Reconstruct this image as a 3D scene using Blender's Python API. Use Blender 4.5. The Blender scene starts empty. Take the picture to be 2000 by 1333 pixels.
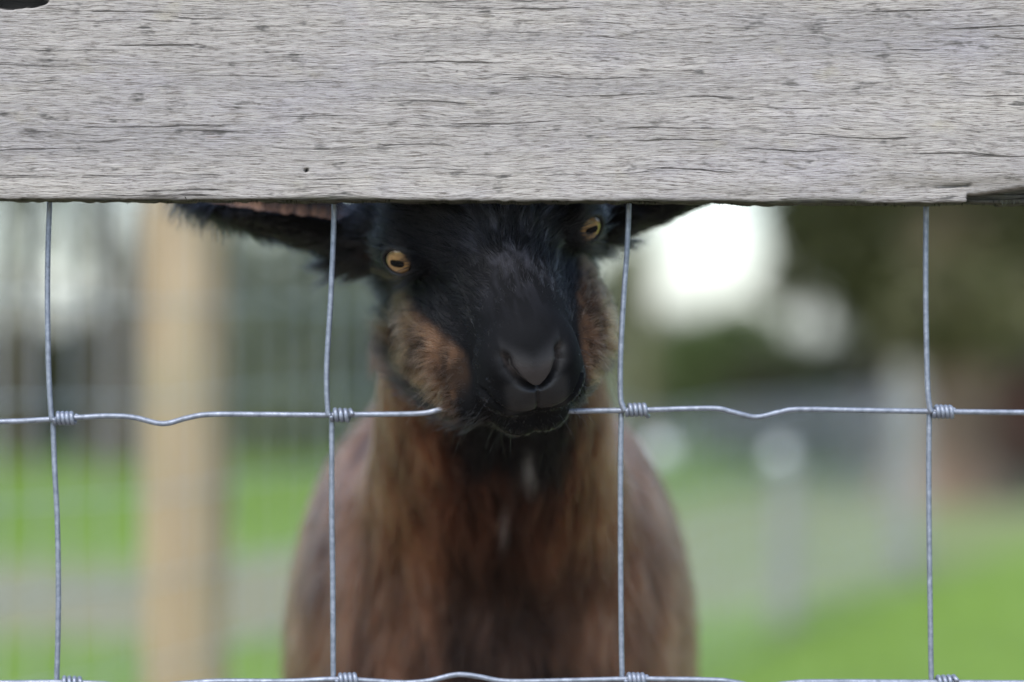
import bpy, bmesh, math
import numpy as np
from mathutils import Vector, Matrix
from mathutils.kdtree import KDTree

# ------------------------------------------------------------------ camera, sky, sun, exposure
H, FD, K = 0.62, 1.49, 0.00018          # camera height, distance to the wire plane, metres per photo pixel per metre
scene = bpy.context.scene
col = scene.collection
cam_d = bpy.data.cameras.new('camera')
cam = bpy.data.objects.new('camera', cam_d); col.objects.link(cam)
cam.location = (0, -FD, H); cam.rotation_euler = (math.radians(90), 0, 0)
cam_d.lens = 100; cam_d.sensor_width = 36; cam_d.clip_start = 0.05; cam_d.clip_end = 1500
cam_d.dof.use_dof = True; cam_d.dof.focus_distance = FD - 0.027; cam_d.dof.aperture_fstop = 2.8
scene.camera = cam

SUN_EL, SUN_AZ = math.radians(52), math.radians(200)      # azimuth clockwise from +Y: behind the camera, a little to the left
world = bpy.data.worlds.new('World'); scene.world = world; world.use_nodes = True
wn, wl = world.node_tree.nodes, world.node_tree.links
wn.clear()
sky = wn.new('ShaderNodeTexSky'); sky.sky_type = 'NISHITA'; sky.sun_disc = False
sky.sun_elevation = SUN_EL; sky.sun_rotation = SUN_AZ
sky.air_density = 1.0; sky.dust_density = 1.5; sky.ozone_density = 1.0; sky.altitude = 50
bw = wn.new('ShaderNodeRGBToBW'); mixw = wn.new('ShaderNodeMix'); mixw.data_type = 'RGBA'
mixw.inputs[0].default_value = 0.20                        # thin overcast: most of the blue is washed out
bg = wn.new('ShaderNodeBackground'); bg.inputs[1].default_value = 0.15
wo = wn.new('ShaderNodeOutputWorld')
wl.new(sky.outputs[0], bw.inputs[0]); wl.new(sky.outputs[0], mixw.inputs[6]); wl.new(bw.outputs[0], mixw.inputs[7])
tint = wn.new('ShaderNodeMix'); tint.data_type = 'RGBA'; tint.blend_type = 'MULTIPLY'; tint.inputs[0].default_value = 1.0; tint.inputs[7].default_value = (0.965, 1.0, 1.06, 1)
wl.new(mixw.outputs[2], tint.inputs[6]); wl.new(tint.outputs[2], bg.inputs[0]); wl.new(bg.outputs[0], wo.inputs[0])

sun_d = bpy.data.lights.new('sun', 'SUN'); sun_d.energy = 1.05; sun_d.angle = math.radians(25); sun_d.color = (1.0, 0.97, 0.92)
sun = bpy.data.objects.new('sun', sun_d); col.objects.link(sun)
sd = Vector((math.sin(SUN_AZ) * math.cos(SUN_EL), math.cos(SUN_AZ) * math.cos(SUN_EL), math.sin(SUN_EL)))
sun.rotation_euler = sd.to_track_quat('Z', 'Y').to_euler(); sun.location = (0, -3, 6)

vs = scene.view_settings
vs.view_transform = 'Standard'; vs.look = 'None'; vs.gamma = 1; vs.use_curve_mapping = False
vs.exposure = 1.18
scene.cycles.use_denoising = True; scene.cycles.denoising_prefilter = 'ACCURATE'
scene.cycles.max_bounces = 8; scene.cycles.transparent_max_bounces = 12

rng = np.random.default_rng(7)

# ------------------------------------------------------------------ helpers
def P(px, py, Y):                                           # photo pixel at depth Y -> world point
    D = Y + FD
    return np.array(((px - 1000) * K * D, Y, H + (666.5 - py) * K * D))

_tab = np.random.default_rng(3).random(4096).astype(np.float32)
def vnoise(p):                                              # smooth value noise in [0,1], p (N,3)
    p = np.asarray(p, np.float32)
    i = np.floor(p).astype(np.int64); f = p - i; f = f * f * (3 - 2 * f)
    def h(a, b, c):
        return _tab[((a * 73856093) ^ (b * 19349663) ^ (c * 83492791)) & 4095]
    x, y, z = i[:, 0], i[:, 1], i[:, 2]; u, v, w = f[:, 0], f[:, 1], f[:, 2]
    def lerp(a, b, t): return a + (b - a) * t
    return lerp(lerp(lerp(h(x, y, z), h(x+1, y, z), u), lerp(h(x, y+1, z), h(x+1, y+1, z), u), v),
                lerp(lerp(h(x, y, z+1), h(x+1, y, z+1), u), lerp(h(x, y+1, z+1), h(x+1, y+1, z+1), u), v), w)
def fbm(p, n=3):
    p = np.asarray(p, np.float32); s = 0; a = 0.5; t = 0
    for _ in range(n): s = s + a * vnoise(p); t += a; p = p * 2.03 + 11.7; a *= 0.5
    return s / t
def sstep(a, b, x):
    t = np.clip((x - a) / (b - a), 0, 1); return t * t * (3 - 2 * t)

def mesh_np(name, V, F, smooth=True):
    """V (n,3), F (m,3|4) -> mesh"""
    me = bpy.data.meshes.new(name)
    V = np.asarray(V, np.float32); F = np.asarray(F, np.int32); k = F.shape[1]
    me.vertices.add(len(V)); me.vertices.foreach_set('co', V.ravel())
    me.loops.add(F.size); me.loops.foreach_set('vertex_index', F.ravel())
    me.polygons.add(len(F)); me.polygons.foreach_set('loop_start', np.arange(0, F.size, k, dtype=np.int32))
    me.polygons.foreach_set('loop_total', np.full(len(F), k, np.int32))
    me.update(calc_edges=True); me.validate()
    if smooth: me.polygons.foreach_set('use_smooth', np.ones(len(me.polygons), bool))
    return me
def obj(name, me, mat=None, parent=None, label=None, cat=None, group=None, kind=None):
    o = bpy.data.objects.new(name, me); col.objects.link(o)
    if mat is not None and me is not None and len(me.materials) == 0: me.materials.append(mat)
    if parent: o.parent = parent; o.matrix_parent_inverse = parent.matrix_world.inverted()
    if label: o['label'] = label
    if cat: o['category'] = cat
    if group: o['group'] = group
    if kind: o['kind'] = kind
    return o
def empty(name, loc, label, cat, group=None):
    o = bpy.data.objects.new(name, None); o.location = loc; o.empty_display_size = 0.1
    col.objects.link(o); o['label'] = label; o['category'] = cat
    if group: o['group'] = group
    o.matrix_world = Matrix.Translation(loc)
    return o
def catmull(pts, n=8):
    p = np.asarray(pts, float); p = np.vstack([2*p[0]-p[1], p, 2*p[-1]-p[-2]]); out = []
    for i in range(1, len(p) - 2):
        for t in np.linspace(0, 1, n, endpoint=False):
            a, b, c, d = p[i-1], p[i], p[i+1], p[i+2]
            out.append(0.5*((2*b)+(-a+c)*t+(2*a-5*b+4*c-d)*t*t+(-a+3*b-3*c+d)*t**3))
    out.append(p[-2]); return np.array(out)
def tube(path, r, sides=10, closed_ends=True):
    p = np.asarray(path, float); n = len(p)
    r = np.full(n, r) if np.isscalar(r) else np.asarray(r, float)
    T = np.gradient(p, axis=0); T /= np.linalg.norm(T, axis=1)[:, None]
    u = np.cross(T[0], (0, 1, 0.01)); u /= np.linalg.norm(u); U = [u]
    for i in range(1, n):
        u = U[-1] - T[i] * np.dot(U[-1], T[i]); U.append(u / np.linalg.norm(u))
    U = np.array(U); W = np.cross(T, U); a = np.linspace(0, 2*np.pi, sides, endpoint=False)
    V = (p[:, None] + r[:, None, None] * (np.cos(a)[None, :, None] * U[:, None] + np.sin(a)[None, :, None] * W[:, None])).reshape(-1, 3)
    i, j = np.meshgrid(np.arange(n-1), np.arange(sides), indexing='ij'); i = i.ravel(); j = j.ravel(); k = (j+1) % sides
    F = np.stack([i*sides+j, i*sides+k, (i+1)*sides+k, (i+1)*sides+j], 1)
    if closed_ends:
        V = np.vstack([V, p[0] - T[0]*r[0]*0.4, p[-1] + T[-1]*r[-1]*0.4]); c0, c1 = len(V)-2, len(V)-1
        s = np.arange(sides); s2 = (s+1) % sides; e = (n-1)*sides
        F = np.vstack([F, np.stack([s2, s, np.full(sides, c0), np.full(sides, c0)], 1), np.stack([e+s, e+s2, np.full(sides, c1), np.full(sides, c1)], 1)])
    return V, F
def tube_mesh(name, path, r, sides=10):
    V, F = tube(path, r, sides)
    tri = F[:, 2] == F[:, 3]
    me = bpy.data.meshes.new(name)
    me.from_pydata([tuple(v) for v in V], [], [tuple(int(x) for x in (f[:3] if t else f)) for f, t in zip(F, tri)])
    me.polygons.foreach_set('use_smooth', np.ones(len(me.polygons), bool)); me.update()
    return me

class NT:
    def __init__(s, name):
        s.m = bpy.data.materials.new(name); s.m.use_nodes = True; s.t = s.m.node_tree; s.n = s.t.nodes
        s.b = s.n['Principled BSDF']; s.out = s.n['Material Output']
    def add(s, typ, inp=None, **kw):
        nd = s.n.new(typ)
        for k, v in kw.items(): setattr(nd, k, v)
        for k, v in (inp or {}).items(): s.set(nd, k, v)
        return nd
    def set(s, nd, k, v):
        sock = nd.inputs[k]
        if isinstance(v, bpy.types.NodeSocket): s.t.links.new(v, sock)
        else: sock.default_value = v
    def P(s, **kw):
        for k, v in kw.items(): s.set(s.b, k.replace('_', ' '), v)
    def coord(s, scale=(1, 1, 1), src='Object', add=None):
        c = s.add('ShaderNodeTexCoord').outputs[src]
        if add is not None:
            c = s.add('ShaderNodeVectorMath', {0: c, 1: add}, operation='ADD').outputs[0]
        return s.add('ShaderNodeMapping', {0: c, 3: scale}).outputs[0]
    def noise(s, vec, scale, detail=4, rough=0.55, dist=0.0, out='Fac'):
        return s.add('ShaderNodeTexNoise', {'Vector': vec, 'Scale': scale, 'Detail': detail, 'Roughness': rough, 'Distortion': dist}).outputs[out]
    def ramp(s, fac, stops):
        r = s.add('ShaderNodeValToRGB', {0: fac}); e = r.color_ramp.elements
        while len(e) < len(stops): e.new(0.5)
        for el, (pos, c) in zip(e, stops):
            el.position = pos; el.color = (c, c, c, 1) if np.isscalar(c) else (*c, 1)
        return r.outputs[0]
    def mix(s, f, a, b, mode='MIX'):
        nd = s.add('ShaderNodeMix', data_type='RGBA', blend_type=mode)
        for k, v in ((0, f), (6, a), (7, b)):
            if isinstance(v, tuple) and len(v) == 3: v = (*v, 1)
            s.set(nd, k, v)
        return nd.outputs[2]
    def math(s, op, a, b=0.0, c=0.0, clamp=False):
        nd = s.add('ShaderNodeMath', {0: a, 1: b, 2: c}, operation=op); nd.use_clamp = clamp
        return nd.outputs[0]
    def bump(s, h, strength, dist):
        return s.add('ShaderNodeBump', {'Height': h, 'Strength': strength, 'Distance': dist}).outputs[0]

# ------------------------------------------------------------------ materials
def mat_rail():
    t = NT('weathered_rail_wood')
    c0 = t.add('ShaderNodeTexCoord').outputs['Object']
    # the grain wanders up and down along the board
    warp = t.noise(t.add('ShaderNodeMapping', {0: c0, 3: (5.5, 1, 22)}).outputs[0], 1.0, 3, 0.55)
    warp2 = t.noise(t.add('ShaderNodeMapping', {0: c0, 3: (22, 1, 60)}).outputs[0], 1.0, 2, 0.5)
    w = t.math('ADD', t.math('MULTIPLY', t.math('SUBTRACT', warp, 0.5), 0.014), t.math('MULTIPLY', t.math('SUBTRACT', warp2, 0.5), 0.0038))
    cw = t.add('ShaderNodeVectorMath', {0: c0, 1: t.add('ShaderNodeCombineXYZ', {2: w}).outputs[0]}, operation='ADD').outputs[0]
    def st(sx, sz, detail, rough, dist=0.0):
        return t.noise(t.add('ShaderNodeMapping', {0: cw, 3: (sx, sx, sz)}).outputs[0], 1.0, detail, rough, dist)
    fib = st(95, 1650, 4, 0.75, 0.0)                           # fine fibres
    fib2 = st(38, 620, 4, 0.72, 0.0)                           # coarser ribs
    cracks = st(9, 520, 5, 0.7, 0.0)                         # long drying cracks
    band = st(3, 45, 3, 0.5)
    blot = t.noise(t.coord((14, 14, 26)), 1.0, 3, 0.6)
    rag = t.noise(t.coord((60, 60, 130)), 1.0, 3, 0.65)
    base = t.ramp(band, [(0.30, (0.345, 0.322, 0.305)), (0.5, (0.415, 0.383, 0.348)), (0.70, (0.47, 0.432, 0.38))])
    base = t.mix(t.ramp(blot, [(0.52, 0.0), (0.72, 0.45)]), base, (0.39, 0.365, 0.385))
    base = t.mix(t.ramp(t.noise(t.coord((30, 30, 55)), 1.0, 3, 0.6), [(0.62, 0.0), (0.78, 0.5)]), base, (0.37, 0.33, 0.215))
    base = t.mix(t.ramp(t.noise(t.coord((17, 40, 80), add=(3, 0, 5)), 1.0, 3, 0.6), [(0.70, 0.0), (0.80, 0.55)]), base, (0.40, 0.24, 0.17))
    base = t.mix(t.ramp(fib2, [(0.34, 0.5), (0.48, 0.0)]), base, (0.20, 0.18, 0.15))
    base = t.mix(t.ramp(fib, [(0.38, 0.92), (0.49, 0.0)]), base, (0.13, 0.112, 0.095))
    base = t.mix(t.ramp(fib, [(0.55, 0.0), (0.68, 0.5)]), base, (0.64, 0.60, 0.525))
    crk = t.ramp(cracks, [(0.345, 1.0), (0.375, 0.0)])
    base = t.mix(t.math('MULTIPLY', crk, 0.85), base, (0.075, 0.066, 0.055))
    spk = t.math('MULTIPLY', t.ramp(rag, [(0.57, 0.0), (0.68, 1.0)]), t.ramp(fib2, [(0.44, 1.0), (0.56, 0.0)]))
    base = t.mix(t.math('MULTIPLY', spk, 0.9), base, (0.085, 0.08, 0.072))
    a = t.add('ShaderNodeAttribute', attribute_name='wear')   # moss / darkened knot hollow, holes and slit / torn fibre painted per vertex
    sep = t.add('ShaderNodeSeparateColor', {0: a.outputs['Color']})
    mossc = t.ramp(t.noise(t.coord((120, 120, 240)), 1.0, 3, 0.6), [(0.35, (0.012, 0.013, 0.006)), (0.65, (0.045, 0.048, 0.022))])
    base = t.mix(t.math('MULTIPLY', sep.outputs[0], 0.95), base, mossc)
    base = t.mix(sep.outputs[1], base, (0.016, 0.015, 0.013))
    base = t.mix(t.math('MULTIPLY', sep.outputs[2], 0.8), base, (0.10, 0.085, 0.05))
    hgt = t.math('ADD', t.math('MULTIPLY', fib, 0.55), t.math('MULTIPLY', fib2, 0.75))
    hgt = t.math('SUBTRACT', hgt, t.math('MULTIPLY', crk, 0.9))
    t.P(Base_Color=base, Roughness=0.85, Normal=t.bump(hgt, 1.0, 0.0013))
    t.b.inputs['Specular IOR Level'].default_value = 0.25
    return t.m
def mat_wire():
    t = NT('galvanised_wire')
    n = t.noise(t.coord(), 260, 4, 0.6); n2 = t.noise(t.coord(), 1100, 3, 0.6)
    base = t.ramp(n, [(0.3, (0.17, 0.19, 0.225)), (0.55, (0.26, 0.285, 0.335)), (0.75, (0.36, 0.39, 0.45))])
    base = t.mix(t.ramp(n2, [(0.58, 0.0), (0.72, 0.6)]), base, (0.13, 0.13, 0.135))
    t.P(Base_Color=base, Metallic=0.5, Roughness=t.ramp(n2, [(0.3, 0.38), (0.7, 0.6)]), Normal=t.bump(n2, 0.35, 0.0003))
    return t.m
def mat_post(name, c1, c2, c3, green):
    t = NT(name)
    g = t.noise(t.coord((22, 22, 1.6)), 1.5, 5, 0.6, 0.6)
    base = t.ramp(g, [(0.3, c1), (0.5, c2), (0.72, c3)])
    gl = t.noise(t.coord((3, 3, 2.4)), 1.7, 4, 0.6)
    base = t.mix(t.ramp(gl, [(0.5, 0.0), (0.7, green)]), base, (0.22, 0.23, 0.13))
    t.P(Base_Color=base, Roughness=0.85, Normal=t.bump(g, 0.5, 0.004))
    return t.m
def mat_simple(name, stops, scale, rough=0.8, bump=0.0, metallic=0.0, bd=0.01):
    t = NT(name); n = t.noise(t.coord(), scale, 4, 0.6)
    t.P(Base_Color=t.ramp(n, stops), Roughness=rough, Metallic=metallic)
    if bump: t.P(Normal=t.bump(n, bump, bd))
    return t.m
def mat_leaf(name, c1, c2, c3, trans=0.35):
    t = NT(name)
    n = t.noise(t.coord(), 2.2, 3, 0.6); i = t.add('ShaderNodeNewGeometry').outputs['Random Per Island']
    f = t.math('ADD', t.math('MULTIPLY', n, 0.6), t.math('MULTIPLY', i, 0.4))
    c = t.ramp(f, [(0.25, c1), (0.5, c2), (0.75, c3)])
    t.P(Base_Color=c, Roughness=0.5)
    tr = t.add('ShaderNodeBsdfTranslucent', {0: c}); mx = t.add('ShaderNodeMixShader', {0: trans})
    t.t.links.new(t.b.outputs[0], mx.inputs[1]); t.t.links.new(tr.outputs[0], mx.inputs[2]); t.t.links.new(mx.outputs[0], t.out.inputs[0])
    return t.m
def mat_ground():
    t = NT('paddock_grass_ground')
    a = t.noise(t.coord(), 0.55, 4, 0.6); b = t.noise(t.coord(), 6.0, 4, 0.65)
    c = t.ramp(a, [(0.3, (0.13, 0.21, 0.022)), (0.5, (0.175, 0.285, 0.028)), (0.7, (0.225, 0.34, 0.04))])
    c = t.mix(t.ramp(b, [(0.45, 0.0), (0.75, 0.45)]), c, (0.09, 0.12, 0.035))
    t.P(Base_Color=c, Roughness=0.9, Normal=t.bump(b, 0.6, 0.03))
    return t.m
def mat_path():
    t = NT('worn_track')
    a = t.noise(t.coord(), 1.1, 4, 0.6); b = t.noise(t.coord(), 18.0, 4, 0.65)
    c = t.ramp(a, [(0.34, (0.17, 0.21, 0.065)), (0.52, (0.235, 0.205, 0.125)), (0.72, (0.30, 0.265, 0.19))])
    c = t.mix(t.ramp(b, [(0.4, 0.0), (0.7, 0.4)]), c, (0.16, 0.15, 0.085))
    px_ = t.add('ShaderNodeSeparateXYZ', {0: t.add('ShaderNodeTexCoord').outputs['Object']}).outputs[0]
    gr = t.math('MULTIPLY', t.add('ShaderNodeMapRange', {0: px_, 1: -0.4, 2: 0.6, 3: 0.15, 4: 0.75}).outputs[0], t.ramp(a, [(0.35, 1.0), (0.75, 0.55)]))
    c = t.mix(gr, c, (0.17, 0.225, 0.06))                     # grass creeps back over the far end of the track
    t.P(Base_Color=c, Roughness=0.95, Normal=t.bump(b, 0.5, 0.02))
    return t.m
def mat_skin_fur():
    t = NT('goat_skin')
    a = t.add('ShaderNodeAttribute', attribute_name='pelt')
    g = t.add('ShaderNodeAttribute', attribute_name='bare')
    n = t.noise(t.coord(), 900, 3, 0.6)
    t.P(Base_Color=a.outputs['Color'], Roughness=t.ramp(g.outputs['Fac'], [(0.0, 0.8), (1.0, 0.36)]), Normal=t.bump(n, 0.35, 0.0006))
    t.set(t.b, 'Specular IOR Level', t.ramp(g.outputs['Fac'], [(0.0, 0.12), (1.0, 0.5)]))
    return t.m
def mat_fur():
    t = NT('goat_fur')
    a = t.add('ShaderNodeAttribute', attribute_name='pelt')
    h = t.add('ShaderNodeBsdfHairPrincipled'); h.parametrization = 'COLOR'
    t.t.links.new(a.outputs['Color'], h.inputs['Color'])
    h.inputs['IOR'].default_value = 1.3; h.inputs['Roughness'].default_value = 0.38; h.inputs['Radial Roughness'].default_value = 0.5
    h.inputs['Random Roughness'].default_value = 0.2
    t.t.links.new(h.outputs[0], t.out.inputs[0])
    return t.m

M_RAIL, M_WIRE = mat_rail(), mat_wire()
M_POST = mat_post('pale_pine_post', (0.21, 0.142, 0.075), (0.39, 0.278, 0.155), (0.48, 0.365, 0.22), 0.6)
M_POSTG = mat_post('grey_fence_post', (0.15, 0.14, 0.12), (0.24, 0.225, 0.195), (0.31, 0.295, 0.265), 0.6)
M_BARK = mat_simple('bark', [(0.3, (0.045, 0.035, 0.028)), (0.55, (0.11, 0.09, 0.07)), (0.75, (0.19, 0.165, 0.14))], 9, 0.9, 0.8, bd=0.03)
M_BARKR = mat_simple('reddish_bark', [(0.3, (0.20, 0.13, 0.085)), (0.55, (0.35, 0.245, 0.17)), (0.75, (0.46, 0.34, 0.25))], 7, 0.9, 0.8, bd=0.03)
M_GROUND, M_PATH = mat_ground(), mat_path()
M_NET = mat_simple('bright_galvanised_net', [(0.3, (0.36, 0.385, 0.41)), (0.7, (0.52, 0.545, 0.57))], 60, 0.5, metallic=0.3)
M_SKIN, M_FUR = mat_skin_fur(), mat_fur()

# ------------------------------------------------------------------ the setting: ground and track
gx = np.concatenate([[-400, -150, -60], np.linspace(-30, 30, 61), [60, 150, 400]])
gy = np.concatenate([[-400, -100, -40, -15], np.linspace(-6, 40, 93), [60, 100, 200, 500]])
GX, GY = np.meshgrid(gx, gy, indexing='ij')
def ground_z(x, y):                                          # lawn rises gently into a low bank on the right
    x = np.asarray(x, float); y = np.asarray(y, float)
    bank = 0.16 * sstep(0.9, 3.2, x) * sstep(3.0, 7.0, y) * (1 - sstep(30, 60, y))
    q = np.stack([x * 0.5, y * 0.5, 0 * x], -1).reshape(-1, 3)
    return bank + 0.03 * (vnoise(q * 0.5).reshape(x.shape) - 0.5) * sstep(2.5, 5, y)
GZ = ground_z(GX, GY)
nx, ny = GX.shape
ii, jj = np.meshgrid(np.arange(nx-1), np.arange(ny-1), indexing='ij'); ii, jj = ii.ravel(), jj.ravel()
gF = np.stack([ii*ny+jj, (ii+1)*ny+jj, (ii+1)*ny+jj+1, ii*ny+jj+1], 1)
obj('ground', mesh_np('ground', np.stack([GX, GY, GZ], -1).reshape(-1, 3), gF), M_GROUND, kind='structure')

pc = np.array([[-9.0, 5.2], [-4.0, 5.5], [-2.0, 5.6], [-0.6, 5.4], [0.4, 6.6], [1.6, 8.8], [4.5, 15.5]])   # centre line of the track
pw = np.array([1.2, 1.15, 1.15, 1.2, 1.2, 1.3, 1.8])
cl = catmull(np.column_stack([pc, pw]), 10)
tg = np.gradient(cl[:, :2], axis=0); tg /= np.linalg.norm(tg, axis=1)[:, None]; nr = np.stack([-tg[:, 1], tg[:, 0]], 1)
rows = []
for s in np.linspace(-1, 1, 9):
    q = cl[:, :2] + nr * (cl[:, 2:3] * s) + nr * (s * 0.22 * (fbm(np.column_stack([cl[:, :2] * 1.3, np.full(len(cl), s)])) - 0.5)[:, None])
    rows.append(np.column_stack([q, ground_z(q[:, 0], q[:, 1]) - 0.016 + 0.036 * (1 - s**4)]))
R_ = np.array(rows); a_, b_ = R_.shape[:2]
ii, jj = np.meshgrid(np.arange(a_-1), np.arange(b_-1), indexing='ij'); ii, jj = ii.ravel(), jj.ravel()
obj('path', mesh_np('path', R_.reshape(-1, 3), np.stack([ii*b_+jj, ii*b_+jj+1, (ii+1)*b_+jj+1, (ii+1)*b_+jj], 1)[:, ::-1]), M_PATH, kind='structure')

ex, ey = np.meshgrid(np.linspace(-6, 6, 49), np.linspace(-5.5, 1.35, 29), indexing='ij')  # unseen bare earth by the fence, added to bounce neutral light onto the goat
ey2 = ey + 0.35 * (fbm(np.stack([ex*0.9, ey*0.2, 0*ex], -1).reshape(-1, 3), 3).reshape(ex.shape) - 0.5)
ez = ground_z(ex, ey2) + 0.008 - 0.03 * sstep(0.75, 1.3, ey)
ii, jj = np.meshgrid(np.arange(48), np.arange(28), indexing='ij'); ii, jj = ii.ravel(), jj.ravel()
obj('ground', mesh_np('bounce_ground', np.stack([ex, ey2, ez], -1).reshape(-1, 3), np.stack([ii*29+jj, (ii+1)*29+jj, (ii+1)*29+jj+1, ii*29+jj+1], 1)),
    mat_simple('bounce_earth', [(0.3, (0.16, 0.125, 0.09)), (0.55, (0.25, 0.205, 0.155)), (0.75, (0.33, 0.285, 0.225))], 5, 0.95, 0.6, bd=0.02), kind='structure')

# ------------------------------------------------------------------ the near fence: rail, netting, posts
fence = empty('paddock_fence', (0, 0, 0), 'near fence of weathered grey rail over galvanised wire netting the goat noses through', 'fence')
BB, BT = P(0, 393, -0.030)[2], P(0, 393, -0.030)[2] + 0.152        # bottom and top of the rail
YF, YB = -0.032, -0.0045                                            # front and back face
xs = np.concatenate([np.linspace(-1.42, -0.31, 60), np.arange(-0.30, 0.3001, 0.0009), np.linspace(0.31, 1.42, 60)])
zs = np.linspace(0, 1, 175)
X, S = np.meshgrid(xs, zs, indexing='ij')
edge = 0.0016 * (fbm(np.stack([X*38, 0*X, 0*X], -1).reshape(-1, 3), 4).reshape(X.shape) - 0.5) + 0.0007 * (vnoise(np.stack([X*260, 0*X+3, 0*X], -1).reshape(-1, 3)).reshape(X.shape) - 0.5)
tilt = -0.0028 * X / 0.27 * 0.4
Z = BB + tilt + edge * (1 - S)**2 + S * (BT - BB)
def rail_disp(X, Z):
    q = np.stack([X*30, 0*X, Z*420], -1).reshape(-1, 3)
    d = 0.00045 * (fbm(q, 3).reshape(X.shape) - 0.5)
    q = np.stack([X*6, 0*X+5, Z*60], -1).reshape(-1, 3)
    return d + 0.0012 * (fbm(q, 2).reshape(X.shape) - 0.5)
Yf = YF - rail_disp(X, Z)
round_ = np.minimum(Z - (BB + tilt), 0.0015) / 0.0015
Yf = Yf + 0.0012 * (1 - np.clip(round_, 0, 1))**2                   # eased lower arris
hx = np.abs(X)
# torn-out splinter at the lower right
p0 = P(1890, 0, YF)[0]
low = Z - (BB + tilt); front = np.clip(1 - low / (0.0048 + 0.0042 * sstep(p0, p0 + 0.035, X)), 0, 1)
tear = sstep(p0 - 0.0008, p0 + 0.0012, X) * (front > 0) * sstep(0, 0.25, front)
Yf = Yf + tear * (0.0065 + 0.002 * vnoise(np.stack([X*90, 0*X, Z*900], -1).reshape(-1, 3)).reshape(X.shape))
slit = np.exp(-((low - 0.0088 - 0.0012*np.sin((X-p0)*60)) / 0.0006)**2) * sstep(P(1800, 0, YF)[0], P(1870, 0, YF)[0], X) * (1 - sstep(p0, p0 + 0.004, X))
Yf = Yf + 0.003 * slit
# knot hollow at the upper left
kx, kz = P(28, -4, YF)[0], P(28, -4, YF)[2]
kd = ((X - kx) / 0.0195)**2 + ((Z - kz) / 0.0062)**2 + 0.35 * (vnoise(np.stack([X*300, 0*X, Z*500], -1).reshape(-1, 3)).reshape(X.shape) - 0.5)
knot = 1 - sstep(0.55, 1.05, kd)
Yf = Yf + 0.009 * knot
# old nail hole
hp = P(598, 333, YF); hole = np.exp(-(((X - hp[0])**2 + (Z - hp[2])**2) / 0.0010**2)**2); Yf = Yf + 0.004 * hole
hp2 = P(893, 140, YF); hole2 = np.exp(-(((X - hp2[0])**2 + (Z - hp2[2])**2) / 0.0006**2)**2)
mossn = fbm(np.stack([X*24, 0*X, 0*X], -1).reshape(-1, 3), 3).reshape(X.shape)
moss = (1 - sstep(0.0, 0.0005 + 0.0036 * sstep(0.48, 0.75, mossn), low)) * 0.95
moss = np.maximum(moss, 0.85 * tear)
dark = np.clip(0.97 * knot + hole + hole2 * 0.8 + 0.9 * slit + tear * (0.15 + 0.5 * (vnoise(np.stack([X*120, 0*X, Z*700], -1).reshape(-1, 3)).reshape(X.shape) - 0.3)), 0, 1)
stain = sstep(P(1500, 0, YF)[0], P(1850, 0, YF)[0], X) * np.exp(-((low - 0.0105)/0.003)**2) * 0.5
Vf = np.stack([X, Yf, Z], -1); n0, n1 = X.shape
Vu = np.stack([X[:, 0:1] + 0 * np.linspace(0, 1, 7)[None], 0, 0], -1) if False else None
under = []
for k, s in enumerate(np.linspace(0.12, 1, 9)):
    yy = Yf[:, 0] + (YB - Yf[:, 0]) * s
    zz = Z[:, 0] + 0.0018 * (vnoise(np.column_stack([X[:, 0]*150, np.full(n0, s*14), 0*X[:, 0]])) - 0.5)
    under.append(np.column_stack([X[:, 0], yy, zz]))
under = np.array(under).transpose(1, 0, 2)[:, ::-1]                 # back .. front
top = np.array([np.column_stack([X[:, 0], np.full(n0, Y_), Z[:, -1]]) for Y_ in (YB,)]).transpose(1, 0, 2)
ring = np.concatenate([under, Vf, top], 1)                          # closed profile (last joins first)
nr_ = ring.shape[1]
ii, jj = np.meshgrid(np.arange(n0-1), np.arange(nr_), indexing='ij'); ii, jj = ii.ravel(), jj.ravel(); kk = (jj+1) % nr_
rF = np.stack([ii*nr_+jj, (ii+1)*nr_+jj, (ii+1)*nr_+kk, ii*nr_+kk], 1)
me = mesh_np('rail', ring.reshape(-1, 3), rF)
wear = np.zeros((n0, nr_, 4), np.float32); wear[..., 3] = 1
wear[:, 9:9+n1, 0] = moss; wear[:, 9:9+n1, 1] = dark; wear[:, 9:9+n1, 2] = stain; wear[:, :9, 0] = 0.9
at = me.attributes.new('wear', 'FLOAT_COLOR', 'POINT'); at.data.foreach_set('color', wear.ravel())
bm = bmesh.new(); bm.from_mesh(me)
bmesh.ops.holes_fill(bm, edges=[e for e in bm.edges if e.is_boundary], sides=0); bmesh.ops.recalc_face_normals(bm, faces=bm.faces[:]); bm.to_mesh(me); bm.free()
rail = obj('rail', me, M_RAIL, fence, label='weathered silver-grey wooden rail with mossy lower edge')
# moss tufts hanging from the lower edge
mv, mf = [], []
for c in list(rng.uniform(-0.29, 0.29, 60)) + [P(q, 0, YF)[0] for q in (1748, 1752, 1960, 1965, 1470, 820, 840, 450, 480, 1000)]:
    dens = int(rng.integers(8, 34)); y0 = rng.uniform(YF + 0.003, YF + 0.018)
    for _ in range(dens):
        x = c + rng.normal(0, 0.0035); y = y0 + rng.normal(0, 0.002); z = BB - 0.0028 * x / 0.27 * 0.4 + 0.0004
        L = abs(rng.normal(0.0012, 0.0006)) + 0.0005; w = 0.0004; a = rng.uniform(0, 6.3); dx = rng.normal(0, 0.0008)
        k = len(mv); u, v = math.cos(a) * w, math.sin(a) * w
        mv += [(x-u, y-v, z+0.001), (x+u, y+v, z+0.001), (x+dx, y, z-L)]; mf.append((k, k+1, k+2))
obj('moss', mesh_np('moss', mv, mf), mat_simple('moss', [(0.3, (0.010, 0.011, 0.005)), (0.7, (0.03, 0.034, 0.014))], 300), rail, kind='stuff')

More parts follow.
